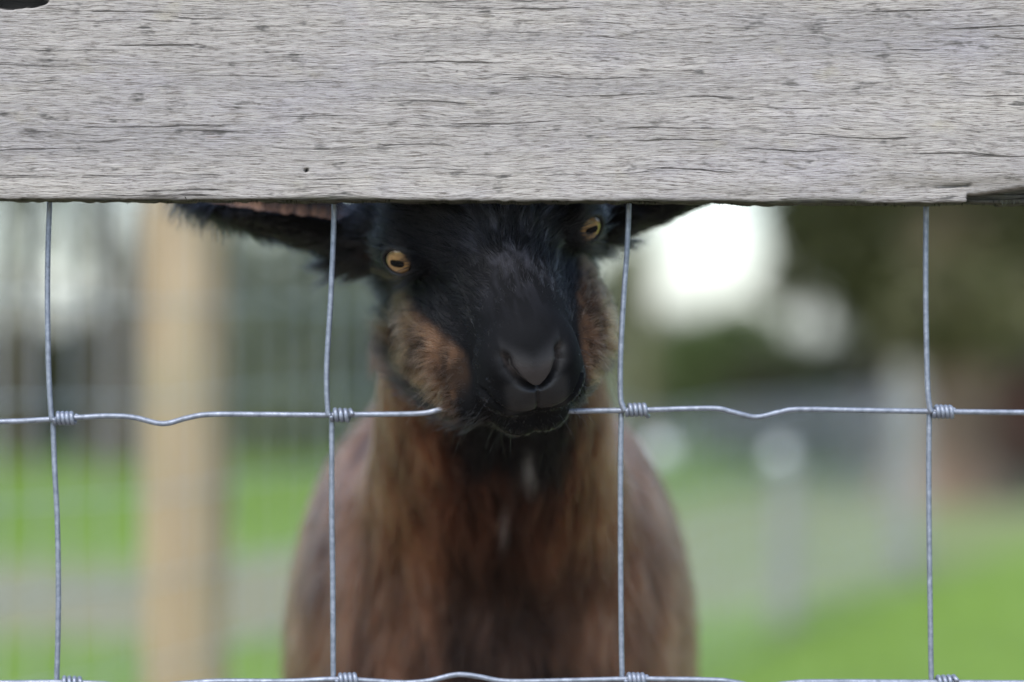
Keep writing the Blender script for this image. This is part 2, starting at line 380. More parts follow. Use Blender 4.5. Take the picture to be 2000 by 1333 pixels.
RW = 0.00142                                                         # wire radius
STAY = {}                                                            # per stay: photo x at (top line, 400, 560, 700, middle line) and (below middle .. bottom line)
up_px = [[(97, 395), (94, 480), (93, 600), (95, 720), (101, 800)], [(653, 395), (651, 470), (645, 600), (638, 720), (641, 795)],
         [(1228, 395), (1225, 480), (1217, 600), (1212, 700), (1212, 775), (1217, 795)], [(1809, 395), (1808, 520), (1809, 650), (1812, 760), (1817, 795)]]
dn_px = [[(104, 838), (107, 920), (112, 1020), (114, 1150), (113, 1250), (112, 1322)], [(648, 826), (648, 900), (648, 1000), (650, 1150), (652, 1322)],
         [(1213, 822), (1212, 900), (1212, 1050), (1213, 1200), (1216, 1318)], [(1815, 826), (1814, 900), (1815, 1050), (1817, 1200), (1820, 1325)]]
mid_px = [(-700, 816), (-560, 822), (-480, 812), (-300, 815), (-120, 822), (0, 824), (90, 820), (150, 816), (215, 813), (262, 816), (318, 828), (365, 817), (410, 810), (520, 810), (640, 811), (700, 810), (790, 809), (830, 807),
          (872, 799), (940, 800), (1010, 803), (1080, 804), (1150, 803), (1210, 802), (1262, 801), (1390, 798), (1430, 805), (1476, 815), (1520, 806), (1560, 800), (1690, 802), (1810, 804), (1900, 805), (2000, 806), (2150, 806), (2400, 800), (2700, 806)]
bot_px = [(-700, 1336), (-300, 1334), (0, 1334), (115, 1333), (200, 1336), (275, 1344), (350, 1336), (430, 1331), (560, 1331), (655, 1327), (720, 1330), (790, 1334), (838, 1330), (880, 1320), (905, 1318), (940, 1323), (985, 1331), (1060, 1331), (1215, 1327),
          (1300, 1327), (1400, 1329), (1440, 1334), (1485, 1342), (1540, 1335), (1600, 1332), (1820, 1333), (2000, 1334), (2300, 1334), (2700, 1332)]
def line_px(pts, x): a = np.array(pts); return np.interp(x, a[:, 0], a[:, 1])
def wire(name, pix, Y=0.0, n=8, sides=10, r=RW):
    path = catmull([P(x, y, Y) for x, y in pix], n)
    me = tube_mesh(name, path, r, sides)
    return obj(name, me, M_WIRE, fence)
wire('line_wire', mid_px); wire('line_wire', bot_px)
wire('line_wire', [(-700, 262), (-100, 266), (400, 270), (900, 265), (1500, 268), (2100, 266), (2700, 264)])
low_rows = [1870, 2410, 2950]
for r_ in low_rows: wire('line_wire', [(-700, r_), (200, r_+4), (900, r_-3), (1500, r_+2), (2100, r_), (2700, r_)], n=4)
def helix_mesh(turns=4.3, pitch=0.00245, r0=RW*1.84, flip=1):
    t = np.linspace(0, turns, int(turns * 22)); a = t * 2 * np.pi
    x = t * pitch; y = -np.cos(a) * r0 * flip; z = -np.sin(a) * r0
    path = np.column_stack([x, y, z]); path = path[:-2]
    nub = path[-1] + (path[-1] - path[-2]) / np.linalg.norm(path[-1] - path[-2]) * 0.0022 + np.array([0.0008, -0.0003, -0.0006])
    return tube_mesh('wire_knot', np.vstack([path, nub]), RW * 0.88, 9)
knot_meshes = [helix_mesh(4.35), helix_mesh(4.6, 0.0023), helix_mesh(3.9, 0.00268, RW * 1.92)]
def knot_at(x, y, i):
    p = P(x, y, 0); o = obj('wire_knot', knot_meshes[i % 3], M_WIRE, fence)
    o.location = p - np.array([0.0, 0, 0]); o.rotation_euler = (0.15 * (i % 3) - 0.1, 0.02 * ((i * 7) % 5 - 2), 0)
    return o
ki = 0
all_stays = []
for k, (u, d) in enumerate(zip(up_px, dn_px)): all_stays.append((u, d))
all_stays.insert(0, ([(-470, 395), (-474, 600), (-468, 800)], [(-464, 835), (-462, 1050), (-460, 1325)]))
all_stays.append(([(2392, 395), (2396, 600), (2394, 790)], [(2396, 825), (2398, 1050), (2398, 1325)]))
for u, d in all_stays:
    xm, xb = u[-1][0], d[-1][0]; ym, yb = line_px(mid_px, xm), line_px(bot_px, xb)
    # upper piece: from the hidden top line down to the middle line
    wire('stay_wire', [(u[0][0] + 1, 268), (u[0][0], 330)] + u[:-1] + [(xm - 1, ym - 9), (xm + 3, ym + 1)], Y=-RW*1.6)
    wire('stay_wire', [(d[0][0], ym + 2)] + d[:-1] + [(xb - 1, yb - 8), (xb + 2, yb + 1)], Y=RW*1.2)
    knot_at(xm + 6, line_px(mid_px, xm + 28), ki); knot_at(xb + 6, line_px(bot_px, xb + 28), ki + 1)
    prev = yb
    for r_ in low_rows:
        wire('stay_wire', [(xb, prev), (xb + 2, (prev + r_)/2), (xb + 1, r_)], Y=RW*1.2, n=4, sides=6)
        knot_at(xb + 6, r_, ki + 2); prev = r_
    ki += 1
def post_mesh(name, r, h, z0=-0.3, sides=24, seed=1, taper=0.02, chamfer=0.012):
    zz = np.concatenate([[z0], np.linspace(0, h - chamfer, 9), [h]])
    a = np.linspace(0, 2*np.pi, sides, endpoint=False); V = []
    for z in zz:
        rr = r * (1 - taper * max(z, 0)) * (1 if z < h else 0.86)
        w = 1 + 0.03 * (vnoise(np.column_stack([np.cos(a)*1.5 + seed, np.sin(a)*1.5, np.full(sides, z*2)])) - 0.5)
        V.append(np.column_stack([np.cos(a)*rr*w, np.sin(a)*rr*w, np.full(sides, z)]))
    V = np.vstack(V); n = len(zz)
    F = [(i*sides+j, i*sides+(j+1) % sides, (i+1)*sides+(j+1) % sides, (i+1)*sides+j) for i in range(n-1) for j in range(sides)]
    F += [tuple(range((n-1)*sides, n*sides))]
    me = bpy.data.meshes.new(name); me.from_pydata([tuple(v) for v in V], [], F); me.update()
    me.polygons.foreach_set('use_smooth', [len(p.vertices) == 4 for p in me.polygons])
    return me
pm = post_mesh('post', 0.055, 1.0, seed=4)
for x in (-1.2, 1.2):
    o = obj('post', pm, M_POSTG, fence); o.location = (x, RW*3 + 0.057, 0)

# ------------------------------------------------------------------ the back fence running away to the right
A0, A1 = np.array([-0.367, 1.71]), np.array([1.656, 7.71]); fd = (A1 - A0); fl = np.linalg.norm(fd); fd /= fl
fence2 = empty('paddock_fence', (A0[0], A0[1], 0), 'blurred wire netting fence behind the goat, strung from a pale round timber post', 'fence')
def along(s): return A0 + fd * s
pm1 = post_mesh('post', 0.049, 1.35, seed=9); o = obj('post', pm1, M_POST, fence2, label='pale round pine post'); o.location = (*A0, 0)
pms = post_mesh('post', 0.027, 0.37, seed=2); pmg = post_mesh('post', 0.045, 1.15, seed=5); pmb = post_mesh('post', 0.035, 0.56, seed=6)
for s, m_ in ((2.95, pms), (4.3, pmb), (-2.4, pmg)):
    q = along(s); o = obj('post', m_, M_POSTG, fence2); o.location = (*q, float(ground_z(*q)))
nrm = np.array([fd[1], -fd[0]])                                      # side of the fence towards the camera's right
def net_pt(s, z):
    q = along(s) + nrm * 0.052; return (q[0], q[1], z + float(ground_z(*q)))
s0, s1 = -2.6, 4.3
def net_h(s): return 1.0 - 0.44 * float(sstep(0.7, 1.7, np.float64(s)))      # the net drops to a low run past the first bay
for z in (0.03, 0.11, 0.19, 0.28, 0.37, 0.46, 0.56, 0.66, 0.77, 0.88):
    sg = np.arange(s0, s1, 0.15)
    path = [np.array(net_pt(s, z * net_h(s))) + (0, 0, 0.004 * math.sin(s * 9.0)) for s in sg]
    obj('line_wire', tube_mesh('line_wire', path, 0.0016, 5), M_NET, fence2)
sm = tube_mesh('stay_wire', [(0, 0, 0.02), (0.003, 0, 0.16), (-0.002, 0, 0.30), (0.003, 0, 0.45), (0, 0, 0.6), (0.002, 0, 0.75), (0, 0, 0.885)], 0.0016, 5)
for s in np.arange(s0 + 0.05, s1, 0.075):
    o = obj('stay_wire', sm, M_NET, fence2); o.location = net_pt(s, 0); o.scale.z = net_h(s); o.rotation_euler.z = math.pi * (int(s * 20) % 2)
# white insulator caps on the back fence
def insulator():
    prof = [(0.0, -0.012), (0.008, -0.012), (0.009, -0.002), (0.020, 0.0), (0.0215, 0.006), (0.017, 0.013), (0.008, 0.017), (0.0, 0.018)]
    n = 18; V = [(r*math.cos(a), -h, r*math.sin(a)) for r, h in prof for a in np.linspace(0, 2*np.pi, n, endpoint=False)]
    F = [(i*n+j, i*n+(j+1) % n, (i+1)*n+(j+1) % n, (i+1)*n+j) for i in range(len(prof)-1) for j in range(n)]
    me = bpy.data.meshes.new('insulator'); me.from_pydata(V, [], F); me.update()
    bm = bmesh.new(); bm.from_mesh(me); bmesh.ops.remove_doubles(bm, verts=bm.verts, dist=1e-5); bmesh.ops.recalc_face_normals(bm, faces=bm.faces[:]); bm.to_mesh(me); bm.free()
    me.polygons.foreach_set('use_smooth', np.ones(len(me.polygons), bool)); return me
insm = insulator(); M_WHITE = mat_simple('white_plastic', [(0.3, (0.74, 0.75, 0.74)), (0.7, (0.82, 0.82, 0.81))], 20, 0.35)
for px, py in ((1292, 880), (1522, 890)):
    iD = 0.1818 - (px - 1400) * 0.0001225; Y = 1 / iD - FD
    o = obj('insulator', insm, M_WHITE, fence2, label='round white insulator cap'); o.location = P(px, py, Y - 0.03)

# ------------------------------------------------------------------ trees and shrubs beyond the fence
def leaf_cloud(name, centres, radii, count, size, mat, seed, parent, flat=0.8):
    g = np.random.default_rng(seed); centres = np.asarray(centres, float); radii = np.asarray(radii, float)
    w = radii**2 / (radii**2).sum(); k = g.choice(len(centres), count, p=w)
    d = g.normal(size=(count, 3)); d /= np.linalg.norm(d, axis=1)[:, None]
    c = centres[k] + d * (radii[k] * g.uniform(0.35, 1.05, count)**0.6)[:, None] * (1, 1, flat)
    n = g.normal(size=(count, 3)); n /= np.linalg.norm(n, axis=1)[:, None]
    u = np.cross(n, g.normal(size=(count, 3))); u /= np.linalg.norm(u, axis=1)[:, None]; v = np.cross(n, u)
    s = (size * g.uniform(0.6, 1.35, count))[:, None]
    V = np.stack([c - u*s, c + v*s*0.42, c + u*s, c - v*s*0.42], 1).reshape(-1, 3)
    V[:, 2] = np.maximum(V[:, 2], 0.02)
    return obj(name, mesh_np(name, V, np.arange(count*4).reshape(-1, 4), False), mat, parent, kind='stuff')
def trunk_mesh(base, pts, r0, r1, limbs, seed):
    g = np.random.default_rng(seed); path = catmull(pts, 6); n = len(path)
    r = np.linspace(r0, r1, n); r[0] *= 1.35; r[1] *= 1.15
    V, F = tube(path, r, 12)
    for (i, d, L, rr) in limbs:
        a = path[min(i, n-1)]; d = np.array(d, float); d /= np.linalg.norm(d)
        lp = [a, a + d*L*0.35 + (0, 0, 0.03*L), a + d*L*0.7 + g.normal(0, 0.05*L, 3), a + d*L + g.normal(0, 0.08*L, 3)]
        lv, lf = tube(catmull(lp, 4), np.linspace(rr, rr*0.25, 13), 7); F = np.vstack([F, lf + len(V)]); V = np.vstack([V, lv])
    me = bpy.data.meshes.new('trunk')
    me.from_pydata([tuple(v) for v in V], [], [tuple(int(q) for q in (f[:3] if f[2] == f[3] else f)) for f in F]); me.update()
    me.polygons.foreach_set('use_smooth', np.ones(len(me.polygons), bool)); return me
def at(px, D):                                               # foot of a thing seen at photo column px, D metres from the camera
    x, y = (px - 1000) * K * D, D - FD
    return np.array((x, y, float(ground_z(x, y))))
def zat(py, D): return H + (666.5 - py) * K * D
L_DARK = mat_leaf('dark_foliage', (0.045, 0.050, 0.016), (0.095, 0.096, 0.032), (0.155, 0.145, 0.055), 0.25)
L_GREY = mat_leaf('grey_green_foliage', (0.13, 0.15, 0.08), (0.22, 0.24, 0.135), (0.32, 0.33, 0.20), 0.35)
L_MID = mat_leaf('mid_green_foliage', (0.06, 0.09, 0.024), (0.11, 0.155, 0.045), (0.17, 0.21, 0.07), 0.35)
L_OLIVE = mat_leaf('olive_foliage', (0.05, 0.055, 0.022), (0.095, 0.098, 0.042), (0.15, 0.145, 0.07), 0.3)
L_RUST = mat_leaf('rusty_foliage', (0.05, 0.022, 0.016), (0.10, 0.05, 0.036), (0.16, 0.09, 0.06), 0.25)

def tree(name, label, px, D, r, h, lean, crown, leafmat, bark, nleaf, lsize, seed, limbs=6, group='trees beyond the fence'):
    if D > 14: k_ = 0.76; D, r, lsize = D*k_, r*k_, lsize*0.8; crown = [(x, y, d*k_, q*k_) for x, y, d, q in crown]
    b = at(px, D); g = np.random.default_rng(seed); t = empty(name, tuple(b), label, 'tree', group)
    pts = [b + (0, 0, -0.15), b + (0.02, 0, h*0.2), b + np.array((lean*0.5, 0, h*0.55)), b + np.array((lean, 0.1, h))]
    lb = []
    for i in range(limbs):
        a = g.uniform(0, 6.28); lb.append((int(g.integers(6, 18)), (math.cos(a), math.sin(a), g.uniform(0.1, 0.8)), g.uniform(0.5, 1.0) * h * 0.5, r * g.uniform(0.25, 0.45)))
    obj('trunk', trunk_mesh(b, pts, r, r*0.45, lb, seed), bark, t)
    cs = [at(cx, cd) * (1, 1, 0) + (0, 0, zat(cy, cd)) for cx, cy, cd, cr in crown]; rs = [c[3] for c in crown]
    leaf_cloud('crown', cs, rs, nleaf, lsize, leafmat, seed + 50, t, 0.9)
def shrub(name, label, blobs, leafmat, nleaf, lsize, seed, group='shrubs along the far side of the paddock'):
    if blobs[0][2] > 14: lsize *= 0.8; blobs = [(x, y + 35, d*0.76, q*0.78) for x, y, d, q in blobs]
    cx, cy, cd, cr = blobs[0]; b = at(cx, cd); t = empty(name, tuple(b), label, 'shrub', group)
    g = np.random.default_rng(seed); lb = [(int(g.integers(2, 12)), (math.cos(a), math.sin(a), 0.9), 0.5, 0.014) for a in g.uniform(0, 6.28, 7)]
    obj('trunk', trunk_mesh(b, [b + (0, 0, -0.05), b + (0.02, 0, 0.25), b + (0.0, 0.02, 0.5), b + (0.05, 0, 0.8)], 0.03, 0.012, lb, seed), M_BARK, t)
    leaf_cloud('crown', [at(x, d) * (1, 1, 0) + (0, 0, zat(y, d)) for x, y, d, r in blobs], [q[3] for q in blobs], nleaf, lsize, leafmat, seed + 9, t, 0.9)

# left of the goat: dark trunks, pale sky between, dull green thicket
tree('tree', 'narrow dark-trunked tree with a shrub at its foot, away from the pale post', 30, 19, 0.11, 4.2, 0.25, [(20, 150, 19, 0.9), (-150, 240, 19.5, 0.8), (140, 60, 19, 0.9), (50, 470, 19, 0.32), (-20, 540, 19, 0.3)], L_GREY, M_BARK, 2600, 0.055, 21)
tree('tree', 'thick dark trunk tree close beside the pale post', 222, 18, 0.15, 4.5, -0.2, [(240, 90, 18, 0.9), (120, 180, 18.5, 0.7), (380, 60, 18, 0.9), (190, 480, 18.5, 0.3), (255, 540, 18.5, 0.26)], L_GREY, M_BARK, 2600, 0.055, 22)
tree('tree', 'pale slender trunk tree between two dark trunks', 150, 20.5, 0.06, 4.0, 0.1, [(150, 60, 20.5, 0.8), (60, 330, 21, 0.5)], L_GREY, mat_simple('pale_bark', [(0.3, (0.16, 0.145, 0.12)), (0.7, (0.30, 0.28, 0.24))], 8), 1700, 0.05, 23)
shrub('shrub', 'dark evergreen shrub under the thick trunk beside the pale post', [(240, 720, 20, 0.45), (200, 660, 20.3, 0.36), (270, 610, 20, 0.25), (300, 780, 20, 0.35)], L_DARK, 2600, 0.05, 31)
shrub('shrub', 'dark green shrub at the foot of the narrow trunk', [(30, 740, 20, 0.45), (-60, 680, 20.3, 0.4), (60, 640, 20, 0.26), (-150, 760, 20, 0.4)], L_DARK, 2400, 0.05, 32)
shrub('shrub', 'dull grey-green shrub between the two dark evergreen shrubs', [(135, 790, 21, 0.42), (110, 730, 21.3, 0.36), (90, 660, 22, 0.25)], L_GREY, 1900, 0.05, 33)
for i, (x, y, d, m_, lab) in enumerate([(560, 640, 19, L_GREY, 'pale grey-green shrub between the pale post and the goat ear'), (680, 610, 20, L_GREY, 'grey-green shrub behind the goat neck and ear'),
                                       (430, 690, 20.5, L_GREY, 'grey-green shrub partly hidden by the pale post'), (800, 640, 21, L_MID, 'green shrub hidden mostly by the goat head')]):
    shrub('shrub', lab, [(x, y + 130, d, 0.5), (x - 20, y, d, 0.46), (x + 40, y - 110, d + 0.3, 0.42), (x - 40, y - 210, d, 0.36)], m_, 3600, 0.05, 41 + i)
# right of the goat
shrub('shrub', 'grey-green low shrub below the bright sky gap', [(1260, 740, 20, 0.42), (1330, 670, 20, 0.38), (1190, 640, 20.5, 0.36), (1205, 540, 20.5, 0.26), (1225, 470, 20.5, 0.16)], L_GREY, 5200, 0.05, 51)
shrub('shrub', 'dark green shrub below the bright sky gap', [(1420, 760, 19, 0.38), (1370, 670, 19, 0.32), (1450, 640, 19, 0.32), (1530, 700, 19, 0.3)], L_MID, 4200, 0.05, 52)
shrub('shrub', 'olive shrub between the sky gap and the broad trunk', [(1560, 800, 17, 0.36), (1490, 750, 17, 0.30), (1640, 760, 17, 0.34), (1700, 700, 17, 0.28)], L_OLIVE, 2800, 0.05, 53)
tree('tree', 'slim olive trunk tree beside the goat cheek', 1243, 15, 0.055, 3.4, 0.3, [(1200, 60, 15, 0.5), (1330, 20, 15, 0.5)], L_OLIVE, mat_simple('olive_bark', [(0.3, (0.09, 0.08, 0.04)), (0.7, (0.18, 0.165, 0.09))], 8), 900, 0.05, 24)
tree('tree', 'broad reddish-brown trunk tree with dark low hanging foliage', 1850, 10.2, 0.225, 5.0, 0.1,
     [(1850, 420, 10.4, 0.48), (1720, 440, 10.6, 0.36), (1980, 480, 10.2, 0.42), (1600, 420, 10.8, 0.22), (1625, 500, 10.8, 0.15), (1690, 560, 10.8, 0.2), (1550, 545, 10.8, 0.14), (1575, 460, 10.8, 0.16), (1850, 590, 9.7, 0.22), (1790, 650, 9.8, 0.16), (1930, 630, 9.6, 0.20), (1800, 600, 10.8, 0.30), (2060, 640, 10.4, 0.36), (1740, 560, 11, 0.22), (1900, 250, 10.4, 0.6), (1650, 200, 10.8, 0.45), (2130, 380, 10.2, 0.5), (1780, 60, 10.4, 0.8)], L_DARK, M_BARKR, 30000, 0.034, 25, 9)
tree('tree', 'dark evergreen tree standing behind the broad reddish trunk', 1700, 16, 0.12, 5.0, 0.0, [(1790, 560, 16, 0.5), (1870, 660, 16, 0.45), (1720, 480, 16, 0.4), (1960, 600, 16.3, 0.6), (1600, 430, 16, 0.30), (1720, 300, 16, 0.8), (1650, 740, 16.5, 0.3)], L_OLIVE, M_BARK, 9000, 0.045, 26)
shrub('shrub', 'rusty dark red shrub beside the broad trunk', [(2000, 860, 9.6, 0.13), (1990, 780, 9.6, 0.10), (2060, 820, 9.6, 0.16)], L_RUST, 1300, 0.03, 54)

# a far wood closing the paddock off to either side
fw = np.random.default_rng(77); fc, fr = [], []
for sg in (-1, 1):
    for az in np.arange(15, 88, 1.6):
        a = math.radians(az + fw.normal(0, 0.4)) * sg; D = fw.uniform(42, 56)
        for _ in range(5): fc.append((math.sin(a) * D + fw.normal(0, 1), math.cos(a) * D, fw.choice((0.3, 1.2, 2.6, 4.0)) + fw.normal(0, 0.3))); fr.append(fw.uniform(1.3, 2.4))
o = leaf_cloud('far_woodland', fc, fr, 60000, 0.24, L_DARK, 78, None, 1.0); o['label'] = 'far dark green wood closing off the paddock'; o['category'] = 'woodland'

# low grass blades where the lawn shows
N = 52000
gxy = np.column_stack([rng.uniform(-3.2, 4.2, N), rng.uniform(2.6, 13.5, N)])
gz = ground_z(gxy[:, 0], gxy[:, 1]); dpath = np.min(np.linalg.norm(gxy[:, None, :] - cl[None, ::3, :2], axis=2) - cl[None, ::3, 2], axis=1)
keep = dpath > -0.05 + 0.25 * (rng.random(N) - 0.6); gxy, gz = gxy[keep], gz[keep]; N = len(gxy)
h_ = rng.uniform(0.02, 0.055, N); a = rng.uniform(0, 6.28, N); w_ = 0.0035; ln = rng.normal(0, 0.018, (N, 2))
b0 = np.column_stack([gxy, gz - 0.004]); du = np.column_stack([np.cos(a)*w_, np.sin(a)*w_, 0*a])
gV = np.stack([b0 - du, b0 + du, b0 + np.column_stack([ln, h_])], 1).reshape(-1, 3)
obj('grass', mesh_np('grass', gV, np.arange(3*N).reshape(-1, 3), False), mat_leaf('grass_blades', (0.115, 0.195, 0.020), (0.175, 0.28, 0.028), (0.23, 0.34, 0.04), 0.3), kind='stuff', label='short green paddock grass around the worn track', cat='grass')

# ------------------------------------------------------------------ the goat
PITCH, YAW, ROLL = math.radians(33), math.radians(9.0), math.radians(5.4)
EYE = P(961, 461, 0.029)
_hz0 = Vector((0, -math.sin(PITCH), math.cos(PITCH)))
Rm = Matrix.Rotation(-ROLL, 3, 'Y') @ Matrix.Rotation(YAW, 3, _hz0)
HX = np.array(Rm @ Vector((1, 0, 0)))
HF = np.array(Rm @ Vector((0, -math.cos(PITCH), -math.sin(PITCH))))
HZ = np.array(Rm @ _hz0)
RH = np.stack([HX, HF, HZ], 1).astype(np.float32)                     # columns: right, forward, up of the head
def to_head(p): return ((p - EYE) @ RH) * 1000.0                       # mm
def from_head(q): return EYE + (np.asarray(q, float) / 1000.0) @ RH.T

def ell(p, c, r):
    q = (p - np.array(c, np.float32)); r = np.array(r, np.float32)
    k0 = np.sqrt((( q / r)**2).sum(-1)); k1 = np.sqrt(((q / (r*r))**2).sum(-1)) + 1e-9
    return k0 * (k0 - 1) / k1
def cone(p, a, b, ra, rb, sx=1.0):
    a = np.array(a, np.float32); b = np.array(b, np.float32); q = p - a; ba = b - a
    if sx != 1.0: s = np.array((1/sx, 1, 1), np.float32); q = q * s; ba = ba * s
    h = np.clip((q @ ba) / (ba @ ba), 0, 1)
    return np.sqrt(((q - h[..., None] * ba)**2).sum(-1)) - (ra + (rb - ra) * h)
def smin(a, b, k):
    h = np.clip(0.5 + 0.5 * (b - a) / k, 0, 1); return b * (1 - h) + a * h - k * h * (1 - h)
def smax(a, b, k): return -smin(-a, -b, k)

EB = (47.5, 2.0, 0.0); ED = np.array((0.52, 0.84, 0.06)); ED /= np.linalg.norm(ED)     # eyeball centre (mm) and gaze, right side
EDR = np.array((0.36, 0.92, 0.05)); EDR /= np.linalg.norm(EDR)
ER = 12.0
EARS = []
def ear(base, tip, nrm, L, W, cup):
    base = np.asarray(base, float); ax = np.asarray(tip, float) - base; L = np.linalg.norm(ax); ax /= L
    n = np.array(nrm, float); n -= ax * (n @ ax); n /= np.linalg.norm(n); EARS.append((base, ax, np.cross(n, ax), n, L * 1000, W, cup))
ear(P(745, 512, 0.09), P(336, 400, 0.10), (-0.1, -0.24, 0.96), 0, 29.0, 0.026)
ear(P(1168, 468, 0.09), P(1525, 340, 0.12), (0.1, -0.12, 0.98), 0, 27.0, 0.026)
def ear_coords(p, e):
    base, ax, w, n, L, W, cup = e; q = (p - base.astype(np.float32)) * 1000
    return q @ ax.astype(np.float32), q @ w.astype(np.float32), q @ n.astype(np.float32)
def ear_sdf(p, e):
    L, W, cup = e[4], e[5], e[6]; s, w, n = ear_coords(p, e)
    t = np.clip(s / L, -0.15, 1.0)
    hw = W * 1.62 * np.clip(t + 0.16, 0.001, None)**0.55 * np.clip(1.0 - t, 0.0005, None)**0.62
    c = cup + 0.022 * np.clip(1 - t * 1.6, 0, 1)**2
    n0 = c * w * w + 5.0 * np.clip(t, 0, 1)**2 * np.clip(t, 0, 1)
    d = np.abs(n - n0) / np.sqrt(1 + (2 * c * w)**2) - (2.3 + 1.6 * np.clip(1 - t * 2, 0, 1))
    return smax(smax(d, (np.abs(w) - hw) * 0.8, 2.5), np.maximum(s - L, -s - 12), 2.0)
def head_sdf(p):                                                       # p world (N,3) -> mm
    q = to_head(p).astype(np.float32); m = q.copy(); m[:, 0] = np.abs(m[:, 0])
    d = ell(m, (0, -38, 2), (52, 58, 45))
    d = smin(d, ell(m, (0, -8, 8), (41, 42, 27)), 12)
    d = smin(d, cone(m, (0, -2, -18), (0, 70, -32), 40, 27), 10)
    d = smin(d, cone(m, (0, 5, 6), (0, 76, -14), 18, 14, 1.3), 10)
    d = smin(d, ell(m, (0, 84, -25), (25, 18.5, 20)), 10)
    d = smin(d, ell(m, (10, 83, -41), (17.5, 17, 14.5)), 10)
    d = smin(d, cone(m, (17, 0, -52), (6.5, 75, -61), 22, 14.5), 8)
    d = smin(d, ell(m, (32, 15, -46), (24, 50, 30)), 12)
    d = smin(d, ell(m, (28, -44, -40), (24, 32, 34)), 12)
    d = smin(d, ell(m, (44, -3, 3), (14.5, 20, 16)), 9)
    d = smin(d, ell(m, (30, -20, 26), (22, 28, 14)), 12)
    d = smin(d, ell(q, (-30, 53, -54), (16, 29, 19)), 9)               # jaw pushed to one side while chewing
    d = smin(d, ell(q, (24, 50, -54), (14, 27, 18)), 9)
    # eyelids and the opening for the eyeball
    e = np.array(EB); d = smin(d, np.sqrt(((m - e.astype(np.float32))**2).sum(-1)) - (ER + 1.6), 4)
    op = []
    for dv in (ED, EDR):
        o = e + dv * 11.5; ux = np.cross(dv, (0, 0, 1)); ux /= np.linalg.norm(ux); uz = np.cross(ux, dv)
        r = m - o.astype(np.float32); rr = np.stack([r @ ux.astype(np.float32), r @ dv.astype(np.float32), r @ uz.astype(np.float32)], -1)
        op.append(ell(rr, (0, 0, 0), (8.3, 9.5, 7.3)))
    d = smax(d, -np.where(q[:, 0] > 0, op[1], op[0]), 1.5)
    for er in EARS:
        d = smin(d, ear_sdf(p, er), 9)
        sg_ = -1 if er[1][0] < 0 else 1; rt = to_head((er[0] + er[1] * 0.022)[None] - np.array((0, 0, 0.0)))[0]
        if sg_ < 0: d = smin(d, cone(q, (sg_ * 42, -38, 0), tuple(rt), 20, 9), 10)
    return d
O = np.array((0, 0, H))
def body_sdf(p):                                                       # mm
    q = ((p - O) * 1000).astype(np.float32); bx = -14
    m = q.copy(); m[:, 0] = np.abs(m[:, 0] - bx)
    hb = (from_head((0, -55, -22)) - O) * 1000
    hb[0] += 6
    d = cone(q, hb, (bx + 8, 285, -135), 40, 68)
    d = smin(d, cone(q, (hb[0], hb[1] + 25, hb[2] - 30), (bx + 3, 330, -185), 40, 90), 40)
    d = smin(d, ell(m, (0, 385, -190), (119, 185, 188)), 40)
    d = smin(d, ell(m, (66, 350, -215), (58, 110, 146)), 35)           # shoulders
    d = smin(d, ell(m, (0, 275, -215), (80, 75, 120)), 35)             # brisket
    d = smin(d, ell(m, (0, 640, -215), (142, 290, 160)), 60)           # barrel
    d = smin(d, ell(m, (0, 860, -190), (112, 150, 150)), 60)           # rump
    d = smin(d, cone(m, (62, 330, -300), (60, 335, -450), 46, 27), 25)  # foreleg
    d = smin(d, cone(m, (60, 335, -450), (60, 330, -570), 26, 17), 10)
    d = smin(d, cone(m, (60, 330, -570), (60, 318, -600), 19, 20), 8)
    d = smin(d, cone(m, (78, 860, -240), (76, 800, -400), 75, 42), 30)  # thigh, knee forward
    d = smin(d, cone(m, (76, 800, -400), (74, 925, -465), 38, 22), 12)  # to the hock
    d = smin(d, cone(m, (74, 925, -465), (72, 905, -575), 21, 17), 8)
    d = smin(d, cone(m, (72, 905, -575), (72, 890, -600), 18, 20), 8)
    d = smin(d, cone(q, (bx, 985, -110), (bx, 1035, -60), 20, 10), 12)
    return d
def in_head(p): return (p[:, 1] < 0.17) & (p[:, 2] > H - 0.13)
def sdf(p):
    p = np.asarray(p, np.float32); d = body_sdf(p); k = in_head(p)
    if k.any(): d[k] = smin(d[k], head_sdf(p[k]), 18)
    return d

